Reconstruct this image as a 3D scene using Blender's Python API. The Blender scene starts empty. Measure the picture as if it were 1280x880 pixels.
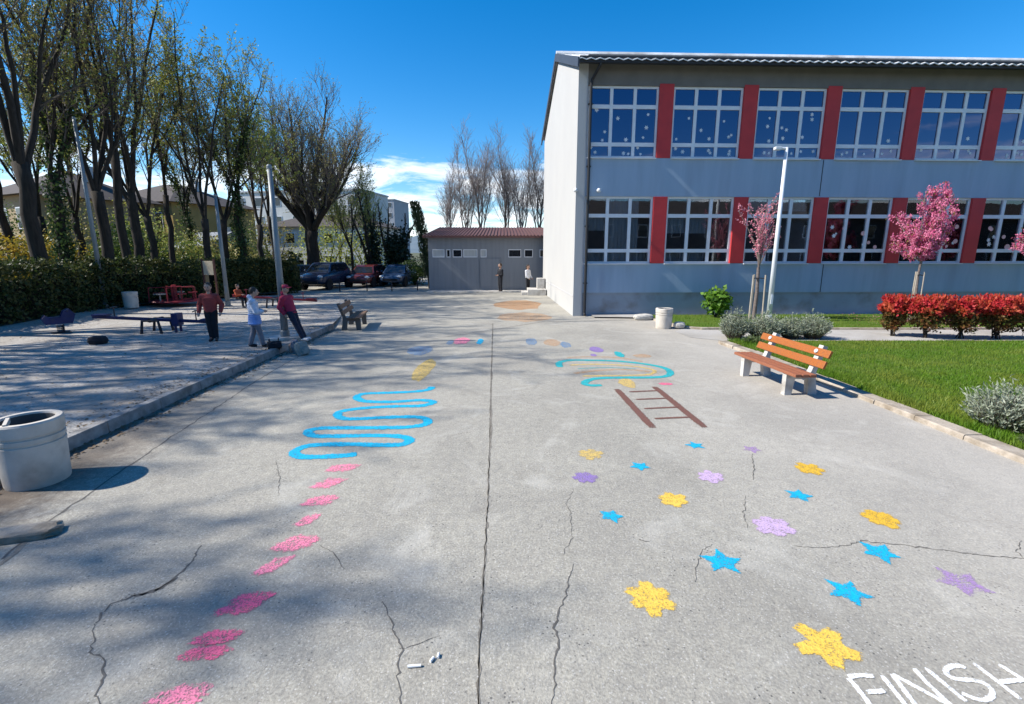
import bpy, bmesh, math, random
from mathutils import Vector, Matrix, Euler
R = math.radians
sc = bpy.context.scene
C = sc.collection
rnd = random.Random(7)

# ------------------------------------------------------------------ camera geometry (also used to survey ground points)
F, TH, H = 608.0, R(11.6), 2.3
cs, sn = math.cos(TH), math.sin(TH)
def G(px, py, z=0.0):
    u = (px-640)/F; v = (440-py)/F
    d = (u, cs+v*sn, -sn+v*cs); t = (z-H)/d[2]
    return Vector((d[0]*t, d[1]*t, z))

# ------------------------------------------------------------------ mesh builder
class MB:
    def __init__(s): s.v = []; s.f = []; s.m = []
    def add(s, vs, fs, mi=0):
        o = len(s.v); s.v += [tuple(p) for p in vs]
        s.f += [tuple(i+o for i in f) for f in fs]; s.m += [mi]*len(fs)
    def box(s, c, d, rz=0, mat=None, mi=0, taper=1.0):
        x, y, z = d[0]/2, d[1]/2, d[2]/2
        M = mat if mat is not None else Matrix.Rotation(rz, 3, 'Z')
        ps = []
        for k in (-1, 1):
            t = taper if k > 0 else 1.0
            for a, b in ((-1,-1),(1,-1),(1,1),(-1,1)):
                ps.append(Vector(c) + M @ Vector((a*x*t, b*y*t, k*z)))
        s.add(ps, [(3,2,1,0),(4,5,6,7),(0,1,5,4),(1,2,6,5),(2,3,7,6),(3,0,4,7)], mi)
    def tube(s, pts, rads, n=8, cap=True, mi=0):
        pts = [Vector(p) for p in pts]; L = len(pts)
        if not hasattr(rads, '__len__'): rads = [rads]*L
        ring = []; vs = []; up = None
        for i, p in enumerate(pts):
            d = (pts[min(i+1, L-1)] - pts[max(i-1, 0)])
            if d.length < 1e-9: d = Vector((0,0,1))
            d.normalize()
            if up is None:
                a = Vector((0,0,1)) if abs(d.z) < .9 else Vector((1,0,0))
                up = d.cross(a).normalized()
            else:
                up = up - d*up.dot(d)
                up = up.normalized() if up.length > 1e-6 else d.orthogonal().normalized()
            w = d.cross(up)
            for k in range(n):
                a = 2*math.pi*k/n
                vs.append(p + (up*math.cos(a) + w*math.sin(a))*rads[i])
        fs = []
        for i in range(L-1):
            for k in range(n):
                k2 = (k+1) % n
                fs.append((i*n+k, i*n+k2, (i+1)*n+k2, (i+1)*n+k))
        if cap:
            fs.append(tuple(range(n-1, -1, -1))); fs.append(tuple((L-1)*n+k for k in range(n)))
        s.add(vs, fs, mi)
    def twig(s, a, b, r, mi=0):
        d = (b-a); d = d.normalized() if d.length > 1e-6 else Vector((0,0,1))
        u = d.orthogonal().normalized(); w = d.cross(u)
        vs = [a+u*r, a+(-.5*u+.87*w)*r, a+(-.5*u-.87*w)*r, b]
        s.add(vs, [(0,1,3),(1,2,3),(2,0,3)], mi)
    def lathe(s, prof, c=(0,0,0), n=24, mi=0):
        vs = []; c = Vector(c)
        for r, z in prof:
            for k in range(n):
                a = 2*math.pi*k/n; vs.append(c + Vector((r*math.cos(a), r*math.sin(a), z)))
        fs = []
        for i in range(len(prof)-1):
            for k in range(n):
                k2 = (k+1) % n; fs.append((i*n+k, i*n+k2, (i+1)*n+k2, (i+1)*n+k))
        s.add(vs, fs, mi)
    def prism(s, poly, ax, a0, a1, mi=0, T=None):
        # poly: 2-D outline; ax = axis of extrusion ('x': poly is (y,z); 'y': (x,z); 'z': (x,y))
        def mk(p, a):
            q = {'x': (a, p[0], p[1]), 'y': (p[0], a, p[1]), 'z': (p[0], p[1], a)}[ax]
            q = Vector(q); return T(q) if T else q
        n = len(poly); vs = [mk(p, a0) for p in poly] + [mk(p, a1) for p in poly]
        fs = [tuple(range(n-1, -1, -1)), tuple(range(n, 2*n))] + [(i, (i+1) % n, n+(i+1) % n, n+i) for i in range(n)]
        s.add(vs, fs, mi)
    def ico(s, c, r, sub=1, sc3=(1,1,1), mi=0):
        bm = bmesh.new(); bmesh.ops.create_icosphere(bm, subdivisions=sub, radius=1)
        c = Vector(c)
        s.add([c + Vector((v.co.x*r*sc3[0], v.co.y*r*sc3[1], v.co.z*r*sc3[2])) for v in bm.verts],
              [tuple(v.index for v in f.verts) for f in bm.faces], mi); bm.free()
    def leaf(s, p, d, n, L, W, mi=0):
        sd = d.cross(n); sd = sd.normalized() if sd.length > 1e-6 else d.orthogonal().normalized()
        s.add([p, p + d*L*.5 + sd*W*.5, p + d*L, p + d*L*.5 - sd*W*.5], [(0,1,2,3)], mi)
    def build(s, name, mats, parent=None, smooth=False, loc=None, bevel=0, rz=0, recalc=True):
        me = bpy.data.meshes.new(name); me.from_pydata(s.v, [], s.f)
        if not hasattr(mats, '__len__'): mats = [mats]
        for m in mats: me.materials.append(m)
        if len(mats) > 1: me.polygons.foreach_set('material_index', s.m)
        if bevel or (recalc and len(s.f) < 4000):
            bm = bmesh.new(); bm.from_mesh(me)
            if recalc: bmesh.ops.recalc_face_normals(bm, faces=bm.faces)
            if bevel:
                es = [e for e in bm.edges if len(e.link_faces) == 2 and e.calc_face_angle(0) > .6]
                bmesh.ops.bevel(bm, geom=es, offset=bevel, segments=2, affect='EDGES', profile=.6, clamp_overlap=True)
            bm.to_mesh(me); bm.free()
        if smooth: me.polygons.foreach_set('use_smooth', [True]*len(me.polygons))
        me.update()
        o = bpy.data.objects.new(name, me); C.objects.link(o)
        if parent: o.parent = parent
        if loc is not None: o.location = loc
        if rz: o.rotation_euler[2] = rz
        return o

def tag(o, label=None, cat=None, group=None, kind=None):
    if label: o['label'] = label
    if cat: o['category'] = cat
    if group: o['group'] = group
    if kind: o['kind'] = kind
    return o
def thing(name, label, cat, loc=(0,0,0), rz=0, group=None):
    o = bpy.data.objects.new(name, None); C.objects.link(o)
    o.location = loc; o.rotation_euler[2] = rz; o.empty_display_size = .2
    return tag(o, label, cat, group)
def kids(o): return [c for c in list(C.objects) if c.parent == o]
def copy_tree(o, loc, rz, label, group=None, scale=None, parent=None):
    c = o.copy(); C.objects.link(c)
    if parent is None:
        c.location = loc; c.rotation_euler[2] = rz
        if label: c['label'] = label
        if group: c['group'] = group
        if scale: c.scale = (scale,)*3 if not hasattr(scale, '__len__') else scale
    else: c.parent = parent
    for k in kids(o): copy_tree(k, None, None, None, parent=c)
    return c

# ------------------------------------------------------------------ materials
def newmat(name):
    m = bpy.data.materials.new(name); m.use_nodes = True
    return m, m.node_tree.nodes, m.node_tree.links, m.node_tree.nodes['Principled BSDF']
def mixn(N, Lk, fac, a, b, mode='MIX'):
    n = N.new('ShaderNodeMix'); n.data_type = 'RGBA'; n.blend_type = mode
    for sock, val in ((n.inputs[0], fac), (n.inputs[6], a), (n.inputs[7], b)):
        if hasattr(val, 'type') and hasattr(val, 'node'): Lk.new(val, sock)
        elif hasattr(val, '__len__'): sock.default_value = (*val[:3], 1)
        else: sock.default_value = val
    return n.outputs[2]
def noise(N, Lk, vec, scale, det=4, rough=.55, dist=0):
    n = N.new('ShaderNodeTexNoise'); n.inputs['Scale'].default_value = scale
    n.inputs['Detail'].default_value = det; n.inputs['Roughness'].default_value = rough; n.inputs['Distortion'].default_value = dist
    if vec: Lk.new(vec, n.inputs['Vector'])
    return n.outputs['Fac']
def ramp(N, Lk, fac, a, b, ca=(0,0,0), cb=(1,1,1)):
    n = N.new('ShaderNodeValToRGB'); e = n.color_ramp.elements
    e[0].position = a; e[1].position = b; e[0].color = (*ca, 1); e[1].color = (*cb, 1)
    Lk.new(fac, n.inputs[0]); return n.outputs[0]
def math1(N, Lk, op, a, b=None):
    n = N.new('ShaderNodeMath'); n.operation = op
    for sock, val in ((n.inputs[0], a), (n.inputs[1], b)):
        if val is None: continue
        if hasattr(val, 'node'): Lk.new(val, sock)
        else: sock.default_value = val
    return n.outputs[0]
def pm(name, c1, c2=None, scale=6, rough=.7, bump=0, bscale=None, metal=0, spec=.4, stretch=None, lo=.35, hi=.65, dirt=None):
    m, N, Lk, P = newmat(name)
    P.inputs['Roughness'].default_value = rough; P.inputs['Metallic'].default_value = metal
    P.inputs['Specular IOR Level'].default_value = spec
    tc = N.new('ShaderNodeTexCoord'); vec = tc.outputs['Object']
    if stretch:
        mp = N.new('ShaderNodeMapping'); mp.inputs['Scale'].default_value = stretch
        Lk.new(vec, mp.inputs['Vector']); vec = mp.outputs['Vector']
    if c2 is None: c2 = tuple(x*.8 for x in c1)
    col = mixn(N, Lk, ramp(N, Lk, noise(N, Lk, vec, scale), lo, hi), c1, c2)
    if dirt:
        col = mixn(N, Lk, ramp(N, Lk, noise(N, Lk, vec, dirt[1], 6), .5, .75), col, dirt[0])
    Lk.new(col, P.inputs['Base Color'])
    if bump:
        b = N.new('ShaderNodeBump'); b.inputs['Strength'].default_value = bump; b.inputs['Distance'].default_value = .01
        Lk.new(noise(N, Lk, vec, bscale or scale*8, 5), b.inputs['Height']); Lk.new(b.outputs[0], P.inputs['Normal'])
    return m
def leafmat(name, c1, c2, c3=None, trans=.3, scale=3.0):
    m, N, Lk, P = newmat(name)
    P.inputs['Roughness'].default_value = .55; P.inputs['Specular IOR Level'].default_value = .3
    tc = N.new('ShaderNodeTexCoord')
    g = N.new('ShaderNodeNewGeometry')
    col = mixn(N, Lk, g.outputs['Random Per Island'], c1, c2)
    if c3: col = mixn(N, Lk, ramp(N, Lk, noise(N, Lk, tc.outputs['Object'], scale, 3), .42, .62), col, c3)
    Lk.new(col, P.inputs['Base Color'])
    t = N.new('ShaderNodeBsdfTranslucent'); Lk.new(col, t.inputs['Color'])
    mx = N.new('ShaderNodeMixShader'); mx.inputs[0].default_value = trans
    Lk.new(P.outputs[0], mx.inputs[1]); Lk.new(t.outputs[0], mx.inputs[2])
    Lk.new(mx.outputs[0], N['Material Output'].inputs['Surface'])
    return m

def asphalt_mat():
    m, N, Lk, P = newmat('worn_asphalt')
    geo = N.new('ShaderNodeNewGeometry'); pos = geo.outputs['Position']
    sep = N.new('ShaderNodeSeparateXYZ'); Lk.new(pos, sep.inputs[0])
    fine = noise(N, Lk, pos, 52, 4, .72)
    mid = noise(N, Lk, pos, 11, 6, .68)
    big = noise(N, Lk, pos, .55, 6, .6, .4)
    col = mixn(N, Lk, ramp(N, Lk, fine, .34, .66), (.285,.265,.218), (.56,.527,.437))
    col = mixn(N, Lk, ramp(N, Lk, mid, .35, .68), mixn(N, Lk, .42, col, (.17,.165,.158)), col)
    col = mixn(N, Lk, ramp(N, Lk, big, .36, .66), mixn(N, Lk, .42, col, (.20,.188,.168)), col)
    st1 = noise(N, Lk, pos, 1.7, 7, .68, .8)
    col = mixn(N, Lk, math1(N, Lk, 'MULTIPLY', ramp(N, Lk, st1, .57, .72), .40), col, (.17,.155,.13))
    st2 = noise(N, Lk, pos, .9, 5, .6, 1.5)
    col = mixn(N, Lk, math1(N, Lk, 'MULTIPLY', ramp(N, Lk, st2, .55, .72), .35), col, (.60,.575,.51))
    # scattered dark pits and pale stones
    vo = N.new('ShaderNodeTexVoronoi'); vo.inputs['Scale'].default_value = 26; Lk.new(pos, vo.inputs['Vector'])
    pit = math1(N, Lk, 'LESS_THAN', vo.outputs['Distance'], .16)
    pitm = math1(N, Lk, 'MULTIPLY', pit, ramp(N, Lk, noise(N, Lk, pos, 2.2, 3), .46, .6))
    col = mixn(N, Lk, math1(N, Lk, 'MULTIPLY', pitm, .8), col, (.075,.073,.07))
    vo2 = N.new('ShaderNodeTexVoronoi'); vo2.inputs['Scale'].default_value = 38; Lk.new(pos, vo2.inputs['Vector'])
    st = math1(N, Lk, 'LESS_THAN', vo2.outputs['Distance'], .2)
    col = mixn(N, Lk, math1(N, Lk, 'MULTIPLY', st, .35), col, (.66,.64,.60))
    # warm, dusty strip towards the lawn, brown soil in the gutter by the yard kerb
    right = N.new('ShaderNodeMapRange'); right.inputs[1].default_value = 1.6; right.inputs[2].default_value = 6.0
    Lk.new(math1(N, Lk, 'ADD', sep.outputs['X'], math1(N, Lk, 'MULTIPLY', math1(N, Lk, 'SUBTRACT', big, .5), 4.0)), right.inputs[0])
    col = mixn(N, Lk, math1(N, Lk, 'MULTIPLY', right.outputs[0], .45), col, (.50,.455,.405))
    gut = N.new('ShaderNodeMapRange'); gut.inputs[1].default_value = -3.9; gut.inputs[2].default_value = -4.6
    Lk.new(math1(N, Lk, 'ADD', sep.outputs['X'], math1(N, Lk, 'ADD', math1(N, Lk, 'MULTIPLY', math1(N, Lk, 'SUBTRACT', mid, .5), 1.0), math1(N, Lk, 'MULTIPLY', sep.outputs['Y'], .03))), gut.inputs[0])
    near = N.new('ShaderNodeMapRange'); near.inputs[1].default_value = 9; near.inputs[2].default_value = 4.2
    Lk.new(sep.outputs['Y'], near.inputs[0])
    col = mixn(N, Lk, math1(N, Lk, 'MULTIPLY', math1(N, Lk, 'MULTIPLY', gut.outputs[0], near.outputs[0]), .92), col, (.12,.092,.07))
    Lk.new(col, P.inputs['Base Color']); P.inputs['Roughness'].default_value = .9; P.inputs['Specular IOR Level'].default_value = .25
    b = N.new('ShaderNodeBump'); b.inputs['Strength'].default_value = .55; b.inputs['Distance'].default_value = .012
    hsum = math1(N, Lk, 'ADD', fine, math1(N, Lk, 'MULTIPLY', mid, 1.3))
    hsum = math1(N, Lk, 'SUBTRACT', hsum, math1(N, Lk, 'MULTIPLY', pitm, .6))
    Lk.new(hsum, b.inputs['Height']); Lk.new(b.outputs[0], P.inputs['Normal'])
    return m

def ground_mix(name, c1, c2, c3, s1, s2, bump=.6, dots=None):
    m, N, Lk, P = newmat(name)
    geo = N.new('ShaderNodeNewGeometry'); pos = geo.outputs['Position']
    f = noise(N, Lk, pos, s1, 5, .7); g = noise(N, Lk, pos, s2, 5, .6, .5)
    col = mixn(N, Lk, ramp(N, Lk, f, .33, .67), c1, c2)
    col = mixn(N, Lk, ramp(N, Lk, g, .42, .68), col, c3)
    if dots:
        vo = N.new('ShaderNodeTexVoronoi'); vo.inputs['Scale'].default_value = dots[1]; Lk.new(pos, vo.inputs['Vector'])
        d = math1(N, Lk, 'LESS_THAN', vo.outputs['Distance'], .22)
        d = math1(N, Lk, 'MULTIPLY', d, ramp(N, Lk, noise(N, Lk, pos, 1.1, 4), .42, .6))
        col = mixn(N, Lk, math1(N, Lk, 'MULTIPLY', d, .8), col, dots[0])
    Lk.new(col, P.inputs['Base Color']); P.inputs['Roughness'].default_value = .95; P.inputs['Specular IOR Level'].default_value = .2
    b = N.new('ShaderNodeBump'); b.inputs['Strength'].default_value = bump; b.inputs['Distance'].default_value = .015
    Lk.new(f, b.inputs['Height']); Lk.new(b.outputs[0], P.inputs['Normal'])
    return m

def paint_mat(name, col, col2, wear=.5, cover=1.0):
    """thin ground paint: worn through where the asphalt grain sticks up, ragged at the edge (uv.x = 0 at edge, 1 inside)"""
    m, N, Lk, P = newmat(name)
    geo = N.new('ShaderNodeNewGeometry'); pos = geo.outputs['Position']
    uv = N.new('ShaderNodeUVMap'); su = N.new('ShaderNodeSeparateXYZ'); Lk.new(uv.outputs[0], su.inputs[0])
    fine = noise(N, Lk, pos, 70, 3, .7); mid = noise(N, Lk, pos, 16, 5, .65); fz = noise(N, Lk, pos, 55, 5, .8)
    c = mixn(N, Lk, ramp(N, Lk, mid, .35, .65), col, col2)
    c = mixn(N, Lk, math1(N, Lk, 'MULTIPLY', ramp(N, Lk, fine, .55, .75), .35), c, (.35,.345,.33))
    Lk.new(c, P.inputs['Base Color']); P.inputs['Roughness'].default_value = .75; P.inputs['Specular IOR Level'].default_value = .3
    edge = math1(N, Lk, 'ADD', math1(N, Lk, 'MULTIPLY', su.outputs['X'], 1.5), math1(N, Lk, 'MULTIPLY', math1(N, Lk, 'SUBTRACT', fz, .70), 3.2))
    hole = math1(N, Lk, 'MULTIPLY', ramp(N, Lk, math1(N, Lk, 'ADD', math1(N, Lk, 'MULTIPLY', fine, .65), math1(N, Lk, 'MULTIPLY', mid, .35)), .60-wear*.16, .70-wear*.14), 1.0)
    a = math1(N, Lk, 'MULTIPLY', ramp(N, Lk, edge, .0, .4), math1(N, Lk, 'SUBTRACT', cover, math1(N, Lk, 'MULTIPLY', hole, min(1, .25+wear)*cover)))
    t = N.new('ShaderNodeBsdfTransparent'); mx = N.new('ShaderNodeMixShader')
    Lk.new(a, mx.inputs[0]); Lk.new(t.outputs[0], mx.inputs[1]); Lk.new(P.outputs[0], mx.inputs[2])
    Lk.new(mx.outputs[0], N['Material Output'].inputs['Surface'])
    b = N.new('ShaderNodeBump'); b.inputs['Strength'].default_value = .6; b.inputs['Distance'].default_value = .012
    Lk.new(math1(N, Lk, 'ADD', fine, mid), b.inputs['Height']); Lk.new(b.outputs[0], P.inputs['Normal'])
    return m

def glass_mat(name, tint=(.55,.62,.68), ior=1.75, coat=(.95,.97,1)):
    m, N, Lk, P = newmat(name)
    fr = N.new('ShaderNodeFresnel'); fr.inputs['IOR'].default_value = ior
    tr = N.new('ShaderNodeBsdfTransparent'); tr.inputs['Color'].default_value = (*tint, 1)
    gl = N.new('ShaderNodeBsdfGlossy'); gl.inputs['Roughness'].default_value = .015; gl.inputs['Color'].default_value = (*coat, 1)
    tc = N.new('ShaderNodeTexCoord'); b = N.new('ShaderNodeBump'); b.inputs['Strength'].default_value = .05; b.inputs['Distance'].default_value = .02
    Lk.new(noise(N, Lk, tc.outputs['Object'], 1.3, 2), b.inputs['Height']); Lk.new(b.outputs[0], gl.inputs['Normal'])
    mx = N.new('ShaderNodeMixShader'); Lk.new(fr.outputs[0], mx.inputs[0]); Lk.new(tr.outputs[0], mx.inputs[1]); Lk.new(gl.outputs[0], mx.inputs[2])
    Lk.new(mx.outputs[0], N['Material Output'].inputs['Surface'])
    return m

M = {}
M['asphalt'] = asphalt_mat()
M['yard'] = ground_mix('gravel_yard', (.24,.225,.20), (.53,.50,.455), (.30,.265,.225), 30, .9, 1.0, ((.15,.115,.085), 9))
M['soil'] = ground_mix('soil', (.07,.055,.04), (.13,.105,.075), (.06,.07,.03), 12, .7, .7)
M['turf'] = ground_mix('turf', (.05,.10,.010), (.085,.145,.015), (.10,.14,.02), 30, 1.2, .7)
M['field'] = ground_mix('field', (.10,.095,.06), (.15,.14,.10), (.07,.10,.035), .8, .05, .3)
M['pathmat'] = ground_mix('concrete_path', (.36,.345,.32), (.46,.44,.41), (.31,.29,.26), 30, .8, .4)
M['kerb'] = pm('kerb_concrete', (.34,.33,.31), (.22,.21,.20), 7, .9, .6, 60, dirt=((.12,.11,.095), 3))
M['kerb_pale'] = pm('kerb_pale', (.44,.38,.31), (.29,.245,.19), 6, .9, .9, 40, dirt=((.17,.13,.085), 3.5))
M['concrete'] = pm('concrete_pale', (.55,.53,.49), (.44,.42,.39), 5, .85, .35, 50, dirt=((.27,.24,.20), 2.5))
M['bin'] = pm('bin_concrete', (.62,.565,.49), (.51,.465,.40), 4, .85, .3, 70, dirt=((.30,.265,.22), 2.2))
M['bin_in'] = pm('bin_inside', (.10,.095,.09), None, 8, .95)
M['white_wall'] = pm('white_render', (.46,.46,.445), (.44,.44,.43), .6, .9, .15, 60)
M['grey_wall'] = pm('grey_render', (.33,.425,.535), (.29,.385,.495), 1.6, .8, .12, 70, stretch=(1.6,1,.22), dirt=((.26,.335,.43), 1.0))
M['strip_wall'] = pm('pale_grey_render', (.50,.50,.50), (.43,.43,.44), 1.4, .85, .15, 60)
M['brown_band'] = pm('brown_grey_band', (.17,.16,.15), (.14,.135,.125), 2, .8)
M['plinth'] = pm('plinth_render', (.29,.335,.39), (.255,.30,.35), 1.3, .8, .2, 60, dirt=((.19,.19,.19), 1.5))
M['red'] = pm('red_pillar_paint', (.54,.04,.042), (.46,.035,.038), 2, .6, .1, 50)
M['frame'] = pm('white_window_frame', (.72,.74,.77), (.66,.68,.71), 3, .5)
M['roof_white'] = pm('corrugated_roof', (.78,.78,.77), (.66,.66,.65), 1.5, .7, dirt=((.36,.35,.33), .8))
M['dark_trim'] = pm('dark_trim', (.05,.06,.08), (.04,.05,.065), 3, .6)
M['pipe'] = pm('downpipe', (.018,.018,.02), (.026,.026,.028), 4, .5)
M['paper'] = pm('white_paper', (.80,.80,.80), (.74,.74,.76), 20, .8)
M['paper_pink'] = pm('pink_paper', (.75,.35,.38), (.78,.55,.45), 20, .8)
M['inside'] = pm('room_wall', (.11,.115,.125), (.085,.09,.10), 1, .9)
M['blind'] = pm('window_blind', (.42,.44,.44), (.36,.38,.38), 2, .9, stretch=(9,9,.3))
M['glass'] = glass_mat('window_glass', (.82,.87,.92), 1.85)
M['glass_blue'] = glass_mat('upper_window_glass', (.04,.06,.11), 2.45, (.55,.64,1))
M['dark_glass'] = pm('dark_glass', (.012,.014,.018), (.02,.022,.026), 2, .06, spec=.8)
M['shed_wall'] = pm('shed_wall', (.21,.225,.245), (.18,.195,.215), 1.2, .75, stretch=(5,1,.3))
M['shed_roof'] = pm('shed_roof', (.15,.07,.062), (.11,.052,.047), 5, .8, dirt=((.12,.075,.06), 2))
M['wood'] = pm('varnished_wood', (.38,.125,.025), (.29,.085,.018), 5, .45, .15, 40, stretch=(14,1.2,14), dirt=((.22,.09,.04), 3))
M['wood_red'] = pm('varnished_seat_wood', (.33,.125,.065), (.24,.085,.045), 5, .5, .15, 40, stretch=(14,1.2,14))
M['wood_old'] = pm('weathered_wood', (.13,.075,.045), (.19,.12,.075), 5, .8, .25, 40, stretch=(14,1.2,14))
M['stake'] = pm('stake_wood', (.45,.40,.33), (.36,.31,.25), 5, .8, .2, 40, stretch=(8,8,1))
M['steel'] = pm('galvanised_steel', (.25,.275,.28), (.19,.215,.22), 6, .5, metal=.25, stretch=(1,1,.3), dirt=((.22,.22,.21), 2))
M['white_steel'] = pm('white_lamp_paint', (.70,.73,.76), (.62,.65,.68), 6, .45, stretch=(1,1,.3))
M['lens'] = pm('lamp_lens', (.75,.76,.74), None, 4, .2)
M['navy'] = pm('navy_paint', (.012,.016,.075), (.02,.025,.11), 6, .45, dirt=((.04,.04,.06), 5))
M['black_metal'] = pm('black_metal', (.015,.016,.022), (.03,.03,.04), 6, .5)
M['red_paint'] = pm('red_play_paint', (.30,.02,.03), (.22,.02,.03), 6, .45, dirt=((.12,.03,.03), 5))
M['cream'] = pm('cream_board', (.62,.52,.36), (.56,.46,.31), 8, .7)
M['post_brown'] = pm('brown_post', (.075,.03,.022), (.11,.045,.03), 5, .7)
M['stone'] = pm('white_stone', (.56,.53,.47), (.42,.40,.36), 7, .9, .5, 30)
M['chalk'] = pm('white_chalk', (.85,.85,.83), (.75,.75,.73), 30, .9)
M['crack'] = pm('crack_shade', (.095,.088,.078), (.14,.13,.115), 30, .95)
M['crack_soil'] = pm('joint_soil', (.26,.235,.195), (.15,.135,.11), 14, .95, .5, 80)
M['bark'] = pm('dark_bark', (.020,.016,.012), (.042,.034,.025), 4, .95, .8, 30, stretch=(3,3,.5))
M['twig'] = pm('twig_bark', (.075,.062,.045), (.115,.092,.066), 3, .9)
M['twig_pale'] = pm('pale_twig_bark', (.17,.145,.125), (.12,.10,.09), 3, .9)
M['bark_cherry'] = pm('cherry_bark', (.13,.10,.09), (.20,.165,.15), 8, .8, .4, 30, stretch=(1,1,4))
M['bud'] = leafmat('spring_buds', (.32,.32,.08), (.22,.24,.06), (.36,.28,.11))
M['bud_green'] = leafmat('young_leaves', (.32,.38,.07), (.23,.30,.06), (.40,.38,.09))
M['ivy'] = leafmat('ivy_leaves', (.022,.05,.012), (.045,.085,.02), (.06,.09,.02))
M['hedge'] = leafmat('hedge_leaves', (.022,.04,.010), (.05,.075,.018), (.085,.09,.026))
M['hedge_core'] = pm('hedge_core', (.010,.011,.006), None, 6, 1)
M['yellow_leaf'] = leafmat('forsythia_bloom', (.55,.34,.02), (.42,.30,.03), (.25,.24,.04))
M['lime_leaf'] = leafmat('lime_leaves', (.11,.24,.02), (.16,.32,.03), (.08,.17,.02), .4)
M['ybush'] = leafmat('yellow_green_leaves', (.14,.20,.025), (.09,.15,.02), (.05,.09,.02))
M['cypress'] = leafmat('cypress_leaves', (.012,.028,.014), (.022,.042,.018), None, .15)
M['lav'] = leafmat('lavender_leaves', (.30,.34,.24), (.20,.245,.155), (.37,.40,.31), .25, 6)
M['lav_green'] = leafmat('lavender_green', (.09,.14,.04), (.13,.17,.06), None, .3)
M['photinia_red'] = leafmat('red_photinia', (.58,.035,.05), (.42,.025,.03), (.50,.10,.04), .35, 5)
M['photinia_low'] = leafmat('bronze_photinia', (.16,.045,.018), (.17,.095,.02), (.06,.065,.016), .3, 4)
M['blossom'] = leafmat('pink_blossom', (.74,.22,.38), (.80,.36,.50), (.62,.12,.27), .4, 5)
M['cherry_leaf'] = leafmat('cherry_leaf', (.28,.17,.05), (.22,.22,.05), None, .4)
M['plum_bloom'] = leafmat('plum_bloom', (.76,.22,.32), (.74,.42,.48), None, .4)
M['grass'] = leafmat('grass_blades', (.075,.17,.010), (.14,.26,.016), (.19,.24,.03), .35, .8)
M['tyre'] = pm('tyre_rubber', (.018,.018,.02), None, 10, .9)
M['rim'] = pm('alloy_rim', (.5,.5,.52), None, 6, .35, metal=.6)
M['head'] = pm('headlamp', (.7,.72,.74), None, 6, .15)
M['tail'] = pm('tail_lamp', (.35,.02,.02), None, 6, .2)
def carpaint(name, c): return pm(name, c, tuple(x*.85 for x in c), 2, .22, spec=.7)
M['car_black'] = carpaint('black_car_paint', (.022,.023,.03))
M['car_navy'] = carpaint('navy_car_paint', (.018,.028,.06))
M['car_red'] = carpaint('maroon_car_paint', (.10,.02,.018))
M['car_blue'] = carpaint('blue_car_paint', (.03,.055,.11))
M['car_white'] = carpaint('white_car_paint', (.6,.6,.6))
M['skin'] = pm('skin', (.48,.29,.21), (.44,.255,.18), 8, .6)
M['hair'] = pm('dark_hair', (.025,.018,.013), (.04,.028,.02), 30, .6)
M['hair_brown'] = pm('brown_hair', (.07,.042,.025), (.05,.03,.018), 30, .6)
def cloth(n, c): return pm(n, c, tuple(x*.7 for x in c), 9, .85, .9, 16)
M['red_cloth'] = cloth('red_cloth', (.36,.055,.045)); M['crimson'] = cloth('crimson_cloth', (.40,.025,.07))
M['black_cloth'] = cloth('black_cloth', (.015,.016,.022)); M['navy_cloth'] = cloth('navy_cloth', (.018,.022,.045))
M['pale_cloth'] = cloth('pale_blue_cloth', (.62,.68,.80)); M['blue_cloth'] = cloth('blue_cloth', (.22,.36,.72))
M['grey_cloth'] = cloth('grey_cloth', (.20,.20,.23)); M['white_cloth'] = cloth('white_cloth', (.72,.72,.74))
M['orange_cloth'] = cloth('orange_red_cloth', (.42,.08,.03)); M['green_grey'] = cloth('grey_green_cloth', (.26,.29,.27))
M['shoe'] = pm('dark_shoe', (.02,.02,.025), None, 9, .6); M['shoe_white'] = pm('white_shoe', (.6,.6,.62), None, 9, .6)
M['eye'] = pm('eye', (.02,.015,.012), None, 9, .2)

# ------------------------------------------------------------------ the setting
def sheet(name, pts, z, mat, kind='structure'):
    mb = MB(); mb.add([(p[0], p[1], z) for p in pts], [tuple(range(len(pts)))])
    return tag(mb.build(name, mat), kind=kind)
sheet('ground', [(-2500,-2500),(2500,-2500),(2500,2500),(-2500,2500)], -.05, M['field'])
sheet('playground', [(-48,-40),(48,-40),(48,50),(-48,50)], 0, M['asphalt'])

def kx(y): return -5.09 - .0245*y          # face of the yard kerb
def sstep(a, b, t):
    t = max(0, min(1, (t-a)/(b-a))); return t*t*(3-2*t)
def yz(x, y):
    f = 1 - sstep(14.2, 19.0, y + max(0, -9-x)*.4*(-1))
    return .008 + .105*f
mb = MB()
ny, nx = 70, 30
ys = [-20 + i*(47.0/ny) for i in range(ny+1)]
for i, y in enumerate(ys):
    x1 = kx(y) - .12 if y < 15 else kx(15) - .12 - (y-15)*.25
    for j in range(nx+1):
        t = j/nx; x = x1 + (-46-x1)*t*t
        mb.v.append((x, y, yz(x, y) + (0 if j == 0 else rnd.uniform(-.006, .006))))
for i in range(ny):
    for j in range(nx):
        a = i*(nx+1)+j; mb.f.append((a, a+nx+1, a+nx+2, a+1)); mb.m.append(0)
tag(mb.build('yard_ground', M['yard'], smooth=True), kind='structure')
sheet('hedge_soil', [(-46,-20),(-15.2,-20),(-15.3,14.4),(-16.4,19.3),(-14.2,25.5),(-12.2,26.9),(-13,29),(-46,29)], .125, M['soil'])

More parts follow.
